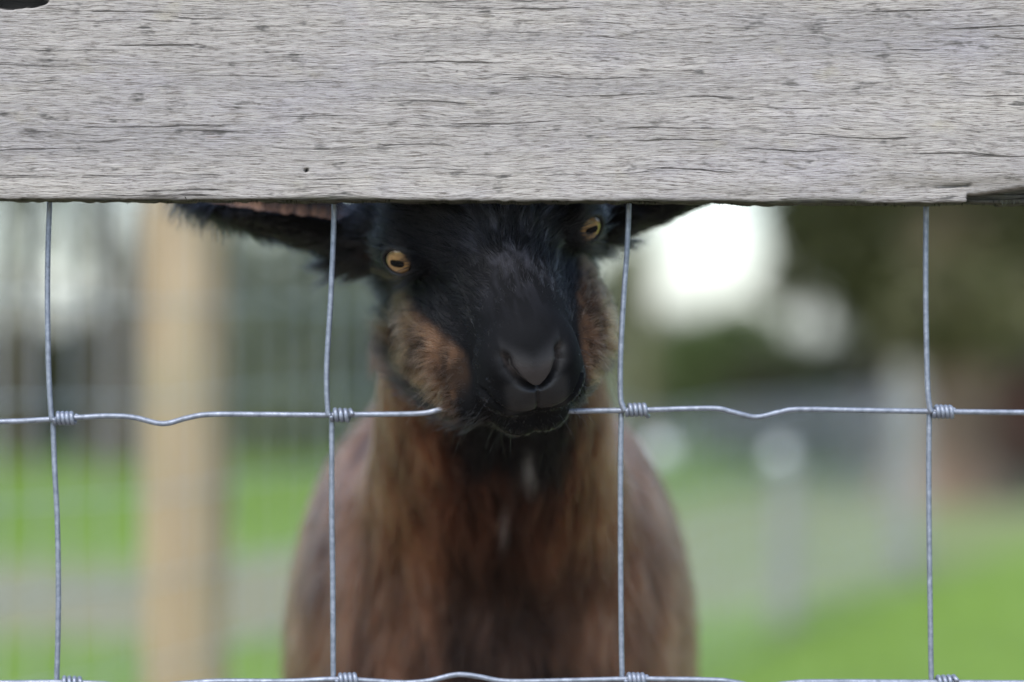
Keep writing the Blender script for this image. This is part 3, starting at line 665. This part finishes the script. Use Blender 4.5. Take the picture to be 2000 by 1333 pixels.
def surface_nets(ax, ay, az, f):
    nx, ny, nz = len(ax), len(ay), len(az)
    G = np.empty((nx, ny, nz), np.float32)
    for i in range(0, nx, 8):
        s = ax[i:i+8]; g = np.stack(np.meshgrid(s, ay, az, indexing='ij'), -1).reshape(-1, 3)
        G[i:i+8] = f(g).reshape(len(s), ny, nz)
    ins = G < 0
    cs = np.zeros((nx-1, ny-1, nz-1), np.int8)
    for a in (0, 1):
        for b in (0, 1):
            for c in (0, 1): cs += ins[a:nx-1+a, b:ny-1+b, c:nz-1+c]
    cells = np.argwhere((cs > 0) & (cs < 8)); idx = -np.ones(cs.shape, np.int64); idx[tuple(cells.T)] = np.arange(len(cells))
    acc = np.zeros((len(cells), 3)); cnt = np.zeros(len(cells)); A = (ax, ay, az)
    corners = [(a, b, c) for a in (0, 1) for b in (0, 1) for c in (0, 1)]
    for c0 in corners:
        for k in range(3):
            if c0[k]: continue
            c1 = list(c0); c1[k] = 1
            i0 = cells + np.array(c0); i1 = cells + np.array(c1)
            g0 = G[tuple(i0.T)]; g1 = G[tuple(i1.T)]; x = (g0 < 0) != (g1 < 0)
            t = np.where(x, g0 / np.where(x, g0 - g1, 1), 0)
            p0 = np.stack([A[j][i0[:, j]] for j in range(3)], 1); p1 = np.stack([A[j][i1[:, j]] for j in range(3)], 1)
            acc += np.where(x[:, None], p0 + (p1 - p0) * t[:, None], 0); cnt += x
    V = acc / cnt[:, None]; quads = []
    for k in range(3):
        u, v = [(1, 2), (2, 0), (0, 1)][k]
        sl0 = [slice(None)]*3; sl1 = [slice(None)]*3; sl0[k] = slice(0, -1); sl1[k] = slice(1, None)
        e = np.argwhere(ins[tuple(sl0)] != ins[tuple(sl1)])
        e = e[(e[:, u] > 0) & (e[:, v] > 0) & (e[:, u] < G.shape[u]-1) & (e[:, v] < G.shape[v]-1)]
        du = np.zeros(3, int); du[u] = 1; dv = np.zeros(3, int); dv[v] = 1
        q = np.stack([idx[tuple((e - du - dv).T)], idx[tuple((e - dv).T)], idx[tuple(e.T)], idx[tuple((e - du).T)]], 1)
        fl = ~ins[tuple(e.T)]; q[fl] = q[fl][:, ::-1]; quads.append(q)
    return V, np.vstack(quads)
def spaced(*segs): return np.unique(np.round(np.concatenate(segs), 5)).astype(np.float32)
ax_ = spaced(np.arange(-0.215, 0.215, 0.0026))
ay_ = spaced(np.arange(-0.075, 0.135, 0.0026), np.arange(0.136, 0.42, 0.006), np.arange(0.425, 1.08, 0.011))
az_ = spaced(np.arange(-0.01, H - 0.12, 0.010), np.arange(H - 0.12, H + 0.155, 0.0026))
V, F = surface_nets(ax_, ay_, az_, sdf)
def grad(p, h=0.0006):
    g = np.stack([sdf(p + np.eye(3)[k] * h) - sdf(p - np.eye(3)[k] * h) for k in range(3)], 1) / (2 * h * 1000)
    return g
def project(V, n=2):
    for _ in range(n):
        d = sdf(V); g = grad(V); l2 = np.clip((g*g).sum(1), 0.3, None)
        V = V - np.clip(d / l2, -2, 2)[:, None] * g / 1000
    return V
V = project(V, 2)
me = mesh_np('goat_body', V, F)
bm = bmesh.new(); bm.from_mesh(me)
for cuts in (1, 1):                                                    # finer skin on muzzle and round the eyes
    hv = to_head(np.array([v.co[:] for v in bm.verts], np.float32)); e2 = hv.copy(); e2[:, 0] = np.abs(e2[:, 0])
    fine = (hv[:, 1] > 58) & (hv[:, 2] > -75) & (hv[:, 2] < 12) | (np.linalg.norm(e2 - (np.array(EB) + ED*9), axis=1) < 14)
    es = [e for e in bm.edges if fine[e.verts[0].index] and fine[e.verts[1].index]]
    bmesh.ops.subdivide_edges(bm, edges=es, cuts=cuts, use_grid_fill=True); bm.verts.index_update()
bmesh.ops.triangulate(bm, faces=[f for f in bm.faces if len(f.verts) > 4]); bm.to_mesh(me); bm.free()
nV = len(me.vertices); V = np.empty(nV*3, np.float32); me.vertices.foreach_get('co', V); V = V.reshape(-1, 3)
V = project(V, 2).astype(np.float32)
G_ = grad(V); NRM = G_ / np.linalg.norm(G_, axis=1)[:, None]

def seg_dist(m, pts):
    best = np.full(len(m), 1e9); pts = [np.array(q, float) for q in pts]
    for a, b in zip(pts[:-1], pts[1:]):
        ba = b - a; h = np.clip(((m - a) @ ba) / (ba @ ba), 0, 1); best = np.minimum(best, np.linalg.norm(m - a - h[:, None]*ba, axis=1))
    return best
NOSTRIL = [(1.2, 0, -32.5), (5.5, 0, -29.5), (10.0, 0, -25.0), (13.8, 0, -19.5), (14.3, 0, -15.5)]
PHIL = [(0, 0, -31), (0, 0, -49)]
MOUTH = [(0, 0, -50.5), (7, 0, -50), (14, 0, -47.5), (20, 0, -43), (26, 0, -36)]
def details(P_):
    q = to_head(P_); m = q.copy(); m[:, 0] = np.abs(m[:, 0]); mf = m.copy(); mf[:, 1] = 0
    front = sstep(66, 80, q[:, 1])
    dn, dp, dm = seg_dist(mf, NOSTRIL), seg_dist(mf, PHIL), seg_dist(mf, MOUTH)
    dm = np.where(q[:, 1] > 40, dm, 99)
    tt = np.clip((m[:, 0] - 1.5) / 14, 0, 1); wn_ = 1.15 + 1.9 * tt
    return q, m, front, dn, dp, dm, wn_
q, m, front, dn, dp, dm, wn_ = details(V)
disp = front * (-6.5 * np.exp(-(dn / wn_)**2) - 1.1 * np.exp(-(dp / 0.9)**2)) - 2.2 * np.exp(-(dm / 1.5)**2) * sstep(48, 62, q[:, 1])
# the nose leather swells between the nostril slits, wings outside them
disp += front * 1.6 * np.exp(-((m[:, 0] / 10)**2 + ((q[:, 2] + 21) / 8)**2)) * sstep(88, 96, q[:, 1])
disp += front * 1.6 * np.exp(-(((m[:, 0] - 19) / 5)**2 + ((q[:, 2] + 24) / 8)**2 + ((q[:, 1] - 92)/9)**2))
disp += front * 1.2 * np.exp(-(((m[:, 0] - 9) / 6)**2 + ((q[:, 2] + 38) / 6)**2)) * sstep(84, 94, q[:, 1])
V = (V + NRM * (disp / 1000)[:, None]).astype(np.float32)
me.vertices.foreach_set('co', V.ravel())

# ---- pelt pigment (linear base colours by place on the animal)
BLACK, BROWN, TAN, DARKB, GREYB, PINK = (np.array(c) for c in ((0.006, 0.006, 0.0068), (0.21, 0.090, 0.047), (0.115, 0.063, 0.035), (0.014, 0.0094, 0.0078), (0.10, 0.066, 0.056), (0.44, 0.26, 0.17)))
def pelt(p):
    p = np.asarray(p, float); q = to_head(p); hx, hf, hz = q.T; ah = np.abs(hx)
    n1 = fbm(p * 38 + 5, 3); n2 = fbm(p * np.array((120, 120, 45)), 3); n3 = fbm(p * 14 + 9, 2)
    # body: brown flanks, darker down the front of the chest, patchy
    w = (p - O) * 1000; bxw = np.abs(w[:, 0] + 2 + 18 * sstep(-150, -260, w[:, 2]))
    nb = fbm(p * np.array((62, 62, 20)) + 2.2, 3); nb2 = sstep(0.36, 0.66, 0.6 * nb + 0.4 * n2)
    c = BROWN[None] * (0.45 + 0.85 * nb2)[:, None]
    c = c + (GREYB - BROWN)[None] * (sstep(0.45, 0.7, n3) * sstep(0, -90, w[:, 0]) * 0.35)[:, None]
    cen = (1 - sstep(8, 74, bxw + 60 * (n1 - 0.5))) * sstep(60, -160, w[:, 2]) * (1 - sstep(420, 520, w[:, 1]))
    c = c + (DARKB * (0.4 + 1.4 * nb2)[:, None] - c) * np.clip(cen * 0.85, 0, 1)[:, None]
    thr = (1 - sstep(28, 62, ah + 30 * (n1 - 0.5))) * sstep(-128, -100, hz + 18 * (n2 - 0.5)) * sstep(-50, -25, hf)
    thr2 = (1 - sstep(26, 52, np.abs(w[:, 0] - 3) + 34 * (n1 - 0.5))) * sstep(-92, -60, w[:, 2] + 34 * (n1 - 0.5)) * (1 - sstep(230, 280, w[:, 1]))
    c = c + (BLACK * 1.3 - c) * thr2[:, None]
    nk = (1 - sstep(200, 300, w[:, 1])) * sstep(-150, -90, w[:, 2]); c = c * (1 - 0.36 * nk)[:, None] * (np.array((1.0, 1.0, 1.0)) - nk[:, None] * np.array((0.0, 0.16, 0.22)))            # neck colour darkened and reddened to offset sky and grass light
    # neck to head
    inh = sstep(-72, -48, hf + 20 * (n1 - 0.5)) * sstep(-92, -74, hz)
    c = c + (BLACK - c) * (thr * sstep(-10, -40, hz))[:, None]
    hc = np.tile(BLACK, (len(p), 1)) * (0.8 + 0.8 * n2)[:, None]
    # brown cheek stripe from under the eye to the mouth corner
    inner = np.interp(hf, [-30, 0, 12, 40, 62, 80], [40, 44, 43.0, 36, 31, 30]) + 5 * (n1 - 0.5) + (hx < 0) * np.interp(hf, [-10, 8, 40, 66], [0, 4.5, 7.5, -1])
    st = sstep(inner - 2.0, inner + 2.5, ah) * sstep(-9, -17, hz + 5*(n1-0.5)) * (1 - sstep(70, 80, hf + 6*(n1-0.5))) * sstep(-70, -61, hz + 8 * (n2 - 0.5))
    st = st * sstep(-40, -12, hf)
    hc = hc + (TAN * (0.30 + 1.3 * sstep(0.3, 0.7, n2))[:, None] - hc) * np.clip(st, 0, 1)[:, None]
    bk = sstep(-8, -34, hf + 14 * (n1 - 0.5)) * sstep(-12, -26, hz) * sstep(30, 40, ah)
    hc = hc + ((BROWN * 0.75 + DARKB * 0.25) * (0.6 + 0.8 * n2)[:, None] - hc) * np.clip(bk, 0, 1)[:, None]
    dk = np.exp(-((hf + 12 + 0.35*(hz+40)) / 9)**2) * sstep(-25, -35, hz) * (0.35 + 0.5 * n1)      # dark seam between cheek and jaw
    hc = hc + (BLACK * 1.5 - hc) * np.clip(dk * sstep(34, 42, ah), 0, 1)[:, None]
    bd = sstep(-56, -65, hz + 6 * (n1 - 0.5)) * sstep(-5, 15, hf); hc = hc + (BLACK * 1.2 - hc) * bd[:, None]
    c = c + (hc - c) * inh[:, None]
    # ears: black outside, pink inside
    for e in EARS:
        s, wv, nn = ear_coords(p.astype(np.float32), e); t = s / e[4]
        d = ear_sdf(p.astype(np.float32), e)
        isr = (d < 6) & (t > 0.02) & (t < 1.1)
        cc = e[6] + 0.022 * np.clip(1 - t * 1.6, 0, 1)**2
        n0 = cc * wv * wv + 5.0 * np.clip(t, 0, 1)**3
        hw = e[5] * 1.62 * np.clip(t + 0.16, 0.001, None)**0.55 * np.clip(1.0 - t, 0.0005, None)**0.62
        inside = isr & (nn > n0 + 0.2)
        k = inside * (1 - sstep(0.62, 0.86, np.abs(wv) / np.clip(hw, 1, None))) * (1 - sstep(0.82, 0.93, t)) * sstep(0.1, 0.25, t)
        ecol = BLACK[None] * np.ones((len(p), 1)); ecol = ecol + (PINK[None] - ecol) * k[:, None]
        c = np.where(isr[:, None], ecol, c)
        rd = np.linalg.norm((p - (e[0] - e[1] * 0.004 - np.array((0, 0, 0.006)))) * 1000, axis=1)
        c = c + (BLACK - c) * ((1 - sstep(34, 48, rd + 10 * (n1 - 0.5))) * ~isr)[:, None]
    # small white tufts under the chin
    for (px, py, Y, rx, rz) in ((1030, 905, 0.06, 3.2, 7), (992, 985, 0.2, 1.6, 7)):
        b = P(px, py, Y); k = np.exp(-(((p[:, 0]-b[0])*1000/rx)**2 + ((p[:, 2]-b[2])*1000/rz)**2)) * (p[:, 1] < 0.32)
        c = c + (np.array((0.50, 0.48, 0.45)) - c) * (0.9 * k)[:, None]
    # sky sheen on the forehead, painted into the hair colour as pale streaks
    n4 = fbm(np.column_stack([hx * 0.35, hf * 0.09, hz * 0.09]), 2); sheen = sstep(0.46, 0.66, n4) * np.exp(-(((hx - 5) / 24)**2 + ((hf - 4) / 40)**2)) * (hz > -5)
    c = c + (np.array((0.15, 0.148, 0.175)) - c) * (0.9 * sheen)[:, None]
    hoof = p[:, 2] < 0.042
    c = np.where(hoof[:, None], np.array((0.03, 0.026, 0.022)), c)
    legs = sstep(0.26, 0.20, p[:, 2]); c = c + (BLACK * 1.6 - c) * (legs * 0.85)[:, None]
    return np.clip(c, 0.004, 1)
def bare(p):                                                            # naked nose leather, lips and lids
    q, m, front, dn, dp, dm, wn_ = details(np.asarray(p, np.float32)); hx, hf, hz = q.T; ah = np.abs(hx)
    low = np.interp(ah, [0, 5.5, 10.5, 14.5, 17], [-33, -30, -25.5, -19.5, -12])
    pad = sstep(80, 88, hf) * sstep(-10.0, -23.0, hz - 0.35 * ah) * sstep(low - 0.8, low + 1.2, hz) * (1 - sstep(14.5, 17, ah))
    near = np.exp(-(dn / 3.0)**2) * front; near = np.maximum(near, 0.7 * sstep(84, 93, hf) * sstep(-26, -31, hz) * (1 - sstep(13, 19, ah)) * sstep(-52, -47, hz))
    e2 = m - np.where(hx[:, None] > 0, np.array(EB) + EDR * 9, np.array(EB) + ED * 9); lid = np.exp(-(np.linalg.norm(e2, axis=1) / 11.0)**6)
    return np.clip(np.maximum(np.maximum(pad, near), lid), 0, 1), pad
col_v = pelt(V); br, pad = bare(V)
lipc = np.array((0.0105, 0.010, 0.0108)); padc = np.array((0.030, 0.0255, 0.025))
skinc = lipc[None] + (padc - lipc)[None] * pad[:, None] * (0.7 + 0.6 * fbm(V * 260, 3))[:, None]
lf = np.clip(np.exp(-(dn / (wn_ * 0.8))**2) * front, 0, 1)
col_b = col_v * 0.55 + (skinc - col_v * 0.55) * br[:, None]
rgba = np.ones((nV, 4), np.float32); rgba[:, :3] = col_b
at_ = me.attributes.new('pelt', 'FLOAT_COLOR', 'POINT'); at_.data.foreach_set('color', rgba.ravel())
at_ = me.attributes.new('bare', 'FLOAT', 'POINT'); at_.data.foreach_set('value', br.astype(np.float32))
me.update()
goat = empty('goat', (O[0], 0.6, 0.0), 'black-faced brown goat with amber eyes poking its nose through the wire netting', 'goat')
body = obj('body', me, M_SKIN, goat)

# ---- eyes
def cap_mesh(name, R, half_w, half_h, power, rings=8, seg=40):
    V = [(0, R, 0)]; F = []
    for i in range(1, rings + 1):
        for a in np.linspace(0, 2*np.pi, seg, endpoint=False):
            ca, sa = math.cos(a), math.sin(a); s = (abs(ca/half_w)**power + abs(sa/half_h)**power)**(-1/power) * i / rings
            x, z = ca * s, sa * s; V.append((x, math.sqrt(max(R*R - x*x - z*z, 0)), z))
    for j in range(seg): F.append((0, 1 + j, 1 + (j+1) % seg))
    for i in range(rings - 1):
        for j in range(seg):
            a, b = 1 + i*seg, 1 + (i+1)*seg; F.append((a+j, b+j, b+(j+1) % seg, a+(j+1) % seg))
    me = bpy.data.meshes.new(name); me.from_pydata(V, [], F); me.update(); me.polygons.foreach_set('use_smooth', np.ones(len(F), bool)); return me
def mat_iris():
    t = NT('amber_iris'); c = t.add('ShaderNodeTexCoord').outputs['Object']
    sp = t.add('ShaderNodeSeparateXYZ', {0: c}); r = t.math('SQRT', t.math('ADD', t.math('MULTIPLY', sp.outputs[0], sp.outputs[0]), t.math('MULTIPLY', sp.outputs[2], sp.outputs[2])))
    ang = t.math('ARCTAN2', sp.outputs[2], sp.outputs[0])
    st = t.noise(t.add('ShaderNodeCombineXYZ', {0: t.math('MULTIPLY', ang, 6.0), 1: t.math('MULTIPLY', r, 260.0)}).outputs[0], 1.6, 3, 0.6)
    base = t.ramp(st, [(0.3, (0.24, 0.12, 0.036)), (0.6, (0.42, 0.24, 0.085)), (0.8, (0.52, 0.34, 0.15))])
    rim = t.add('ShaderNodeMapRange', {0: r, 1: 0.0052, 2: 0.0069, 3: 0.0, 4: 1.0}).outputs[0]
    t.P(Base_Color=t.mix(rim, base, (0.05, 0.025, 0.010)), Roughness=0.12)
    t.b.inputs['Coat Weight'].default_value = 0.6; t.b.inputs['Coat Roughness'].default_value = 0.03
    return t.m
M_IRIS = mat_iris(); M_EYE = mat_simple('dark_eye', [(0.3, (0.012, 0.008, 0.006)), (0.7, (0.02, 0.014, 0.01))], 50, 0.1); M_PUP = mat_simple('pupil', [(0.3, (0.003, 0.003, 0.003)), (0.7, (0.005, 0.005, 0.005))], 50, 0.06)
sph = bpy.data.meshes.new('eye'); bm = bmesh.new(); bmesh.ops.create_uvsphere(bm, u_segments=32, v_segments=20, radius=ER/1000); bm.to_mesh(sph); bm.free(); sph.polygons.foreach_set('use_smooth', np.ones(len(sph.polygons), bool))
M_PUP.node_tree.nodes['Principled BSDF'].inputs['Specular IOR Level'].default_value = 0.15
irm = cap_mesh('iris', ER/1000 + 0.0002, 0.0070, 0.0068, 2.0); pum = cap_mesh('pupil', ER/1000 + 0.0005, 0.0040, 0.0021, 2.8)
for sgn in (-1, 1):
    gz3 = (-0.52, 0.84, 0.06) if sgn < 0 else (0.36, 0.92, 0.05)         # both eyes look out at the viewer's side of the fence
    c = from_head((sgn * EB[0], EB[1], EB[2])); g = from_head(gz3) - EYE; g /= np.linalg.norm(g)
    up = HZ - g * (HZ @ g); up /= np.linalg.norm(up); xx = np.cross(g, up)
    Mx = Matrix(((xx[0], g[0], up[0], c[0]), (xx[1], g[1], up[1], c[1]), (xx[2], g[2], up[2], c[2]), (0, 0, 0, 1)))
    e = obj('eye', sph, M_EYE, goat, label='amber eye with a dark slot pupil'); e.matrix_world = Mx
    bpy.context.view_layer.update()
    for nm, mm, mt in (('iris', irm, M_IRIS), ('pupil', pum, M_PUP)):
        k = bpy.data.objects.new(nm, mm); col.objects.link(k); k.parent = e
        if not mm.materials: mm.materials.append(mt)

# ---- fur: real strands
me.calc_loop_triangles(); nt = len(me.loop_triangles)
T = np.empty(nt*3, np.int32); me.loop_triangles.foreach_get('vertices', T); T = T.reshape(-1, 3)
nv = np.empty(nV*3, np.float32); me.vertices.foreach_get('normal', nv); nv = nv.reshape(-1, 3)
A_, B_, C_ = V[T[:, 0]], V[T[:, 1]], V[T[:, 2]]; cen_ = (A_ + B_ + C_) / 3
area = np.linalg.norm(np.cross(B_ - A_, C_ - A_), axis=1) / 2 * 1e4                # cm2
hq = to_head(cen_); head_t = in_head(cen_) & (hq[:, 2] > -95) & (hq[:, 1] > -75)
seen = nv[T[:, 0]][:, 1] < 0.55
def strands(name, weight, npts, seed, length_fn, rad, jitter, lock, per, pull, tones):
    g = np.random.default_rng(seed); w = area * weight; n = int(w.sum())
    k = g.choice(nt, n, p=w / w.sum()); r1 = np.sqrt(g.random(n)); r2 = g.random(n)
    bc = np.stack([1 - r1, r1 * (1 - r2), r1 * r2], 1)[..., None]
    p = (V[T[k]] * bc).sum(1); nr = (nv[T[k]] * bc).sum(1); nr /= np.linalg.norm(nr, axis=1)[:, None]
    L, flow, lift, keep = length_fn(p, nr, g)
    p, nr, L, flow, lift = p[keep], nr[keep], L[keep], flow[keep], lift[keep]; n = len(p)
    flow = flow - nr * (flow * nr).sum(1)[:, None]; flow /= np.linalg.norm(flow, axis=1)[:, None] + 1e-6
    sd_ = np.cross(nr, flow)
    # locks of hair share a direction, single hairs stray a little
    cl1 = (fbm(p * lock + 3.3, 2) - 0.5) * 2; cl2 = (fbm(p * 420 + 7.7, 2) - 0.5) * 2
    side = cl1 * 0.75 + cl2 * 0.45 + g.normal(0, jitter, n)
    lf_ = lift + 0.22 * (vnoise(p * 300 + 1.1) - 0.5) + g.normal(0, jitter * 0.4, n)
    d0 = flow + sd_ * side[:, None] + nr * lf_[:, None]; d0 /= np.linalg.norm(d0, axis=1)[:, None]
    nc = max(min(50, n), int(n / per)); ci = g.choice(n, nc, replace=False); kd = KDTree(nc)
    for i_, c_ in enumerate(ci): kd.insert(p[c_].tolist(), i_)
    kd.balance(); own = np.array([kd.find(x_)[1] for x_ in p.tolist()]); lead = ci[own]
    pts = np.empty((n, npts, 3), np.float32); s = np.linspace(0, 1, npts)
    bend = flow * 0.25 - nr * 0.30 * lift[:, None] + np.array((0, 0, -0.22))
    def strand(j, t, LL): return p[j] - nr[j] * 0.0005 + (d0[j] * t + bend[j] * (t*t) * 0.7) * LL
    al = np.arange(n); pl = (pull * g.uniform(0.6, 1.1, n))[:, None]
    for i, t in enumerate(s):
        mine = strand(al, t, L[:, None]); his = strand(lead, t, L[:, None])
        pts[:, i] = mine + (his - mine) * pl * t**1.3
    tone = g.uniform(*tones, nc)[own]
    cv = bpy.data.hair_curves.new(name); cv.add_curves([npts] * n)
    cv.position_data.foreach_set('vector', pts.ravel())
    r = (rad * (1 - 0.82 * s**1.6))[None] * g.uniform(0.75, 1.25, n)[:, None]
    ra = cv.attributes.get('radius') or cv.attributes.new('radius', 'FLOAT', 'POINT'); ra.data.foreach_set('value', r.astype(np.float32).ravel())
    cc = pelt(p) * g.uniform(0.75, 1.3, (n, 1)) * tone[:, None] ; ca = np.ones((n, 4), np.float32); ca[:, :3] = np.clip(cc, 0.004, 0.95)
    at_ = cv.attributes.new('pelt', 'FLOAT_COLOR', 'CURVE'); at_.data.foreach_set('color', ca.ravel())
    cv.materials.append(M_FUR); o = bpy.data.objects.new(name, cv); col.objects.link(o); o.parent = goat; o.matrix_parent_inverse = goat.matrix_world.inverted()
    o['kind'] = 'stuff'; return o
def head_len(p, nr, g):
    q = to_head(p); hx, hf, hz = q.T; ah = np.abs(hx); n = len(p)
    L = np.interp(hf, [-60, -20, 10, 40, 70, 95], [15, 15, 14, 8.5, 3.8, 1.8])
    L = L + 5 * sstep(-25, -50, hz) * (1 - sstep(40, 75, hf)) + 6.0 * sstep(-42, -58, hz) * (1 - sstep(72, 86, hf))
    fl = np.tile(-HF, (n, 1)) + HX[None] * (hx * (0.012 + 0.022 * sstep(-35, -55, hz)))[:, None] + HZ[None] * (0.10 + 0 * hz)[:, None]
    below = sstep(-20, -45, hz); fl = fl - np.array((0, 0, 1.0)) * (below * 1.0)[:, None]
    lift = np.interp(hf, [-20, 30, 90], [0.38, 0.30, 0.22]) + 0.15 * below
    keep = np.ones(n, bool); b, pad = bare(p); keep &= g.random(n) > b * 1.15
    for e in EARS:
        s, wv, nn = ear_coords(p.astype(np.float32), e); t = s / e[4]; d = ear_sdf(p.astype(np.float32), e)
        isr = (d < 3) & (t > 0.08)
        L = np.where(isr, 4.5 + 3.5 * (fbm(p * 90, 2) > 0.62), L); fl = np.where(isr[:, None], e[1] + np.array((0, 0, -0.2)), fl); lift = np.where(isr, 0.28, lift)
        cc = e[6]; n0 = cc * wv * wv + 5.0 * np.clip(t, 0, 1)**3; keep &= ~(isr & (nn > n0 + 0.5) & (g.random(n) > 0.12))
    L = L * g.uniform(0.7, 1.25, n) / 1000
    return L, fl, lift, keep
def body_len(p, nr, g):
    n = len(p); w = (p - O) * 1000
    L = 14 + 5 * sstep(-40, -160, w[:, 2]) * (w[:, 1] < 380) + 6 * (fbm(p * 30, 2) - 0.5); L = np.where(p[:, 2] < 0.25, 10, L); L = np.where(p[:, 2] < 0.05, 1.0, L)
    fl = np.tile(np.array((0.0, 0.35, -1.0)), (n, 1)) + np.array((0, 0.9, 0.3)) * sstep(420, 560, w[:, 1])[:, None]
    q = to_head(p); keep = ~((q[:, 1] > -66) & (q[:, 2] > -92) & in_head(p)) | (g.random(n) < 0.5)
    return L * g.uniform(0.7, 1.25, n) / 1000, fl, np.full(n, 0.26), keep
fade = 1 - sstep(0.35, 0.62, cen_[:, 1])
strands('fur', np.where(head_t, np.where(seen, 105, 30), 0), 5, 11, head_len, 0.000115, 0.20, 150, 20, 0.65, (0.65, 1.45))
strands('fur', np.where(head_t, 0, np.where(seen, 42 * fade + 5, 4)), 5, 12, body_len, 0.00022, 0.16, 85, 13, 0.7, (0.68, 1.38))

def whisk_len(p, nr, g):
    n = len(p); return g.uniform(0.014, 0.032, n), np.tile(-HF * 0.5 + np.array((0, 0, -0.5)), (n, 1)), np.full(n, 0.9), np.ones(n, bool)
wm = (hq[:, 1] > 55) & (hq[:, 1] < 95) & (np.abs(hq[:, 0]) > 12) & (hq[:, 2] < -28) & (hq[:, 2] > -72)
strands('whiskers', np.where(wm, 0.9, 0), 6, 13, whisk_len, 0.000075, 0.25, 150, 3, 0.0, (1.0, 1.5))
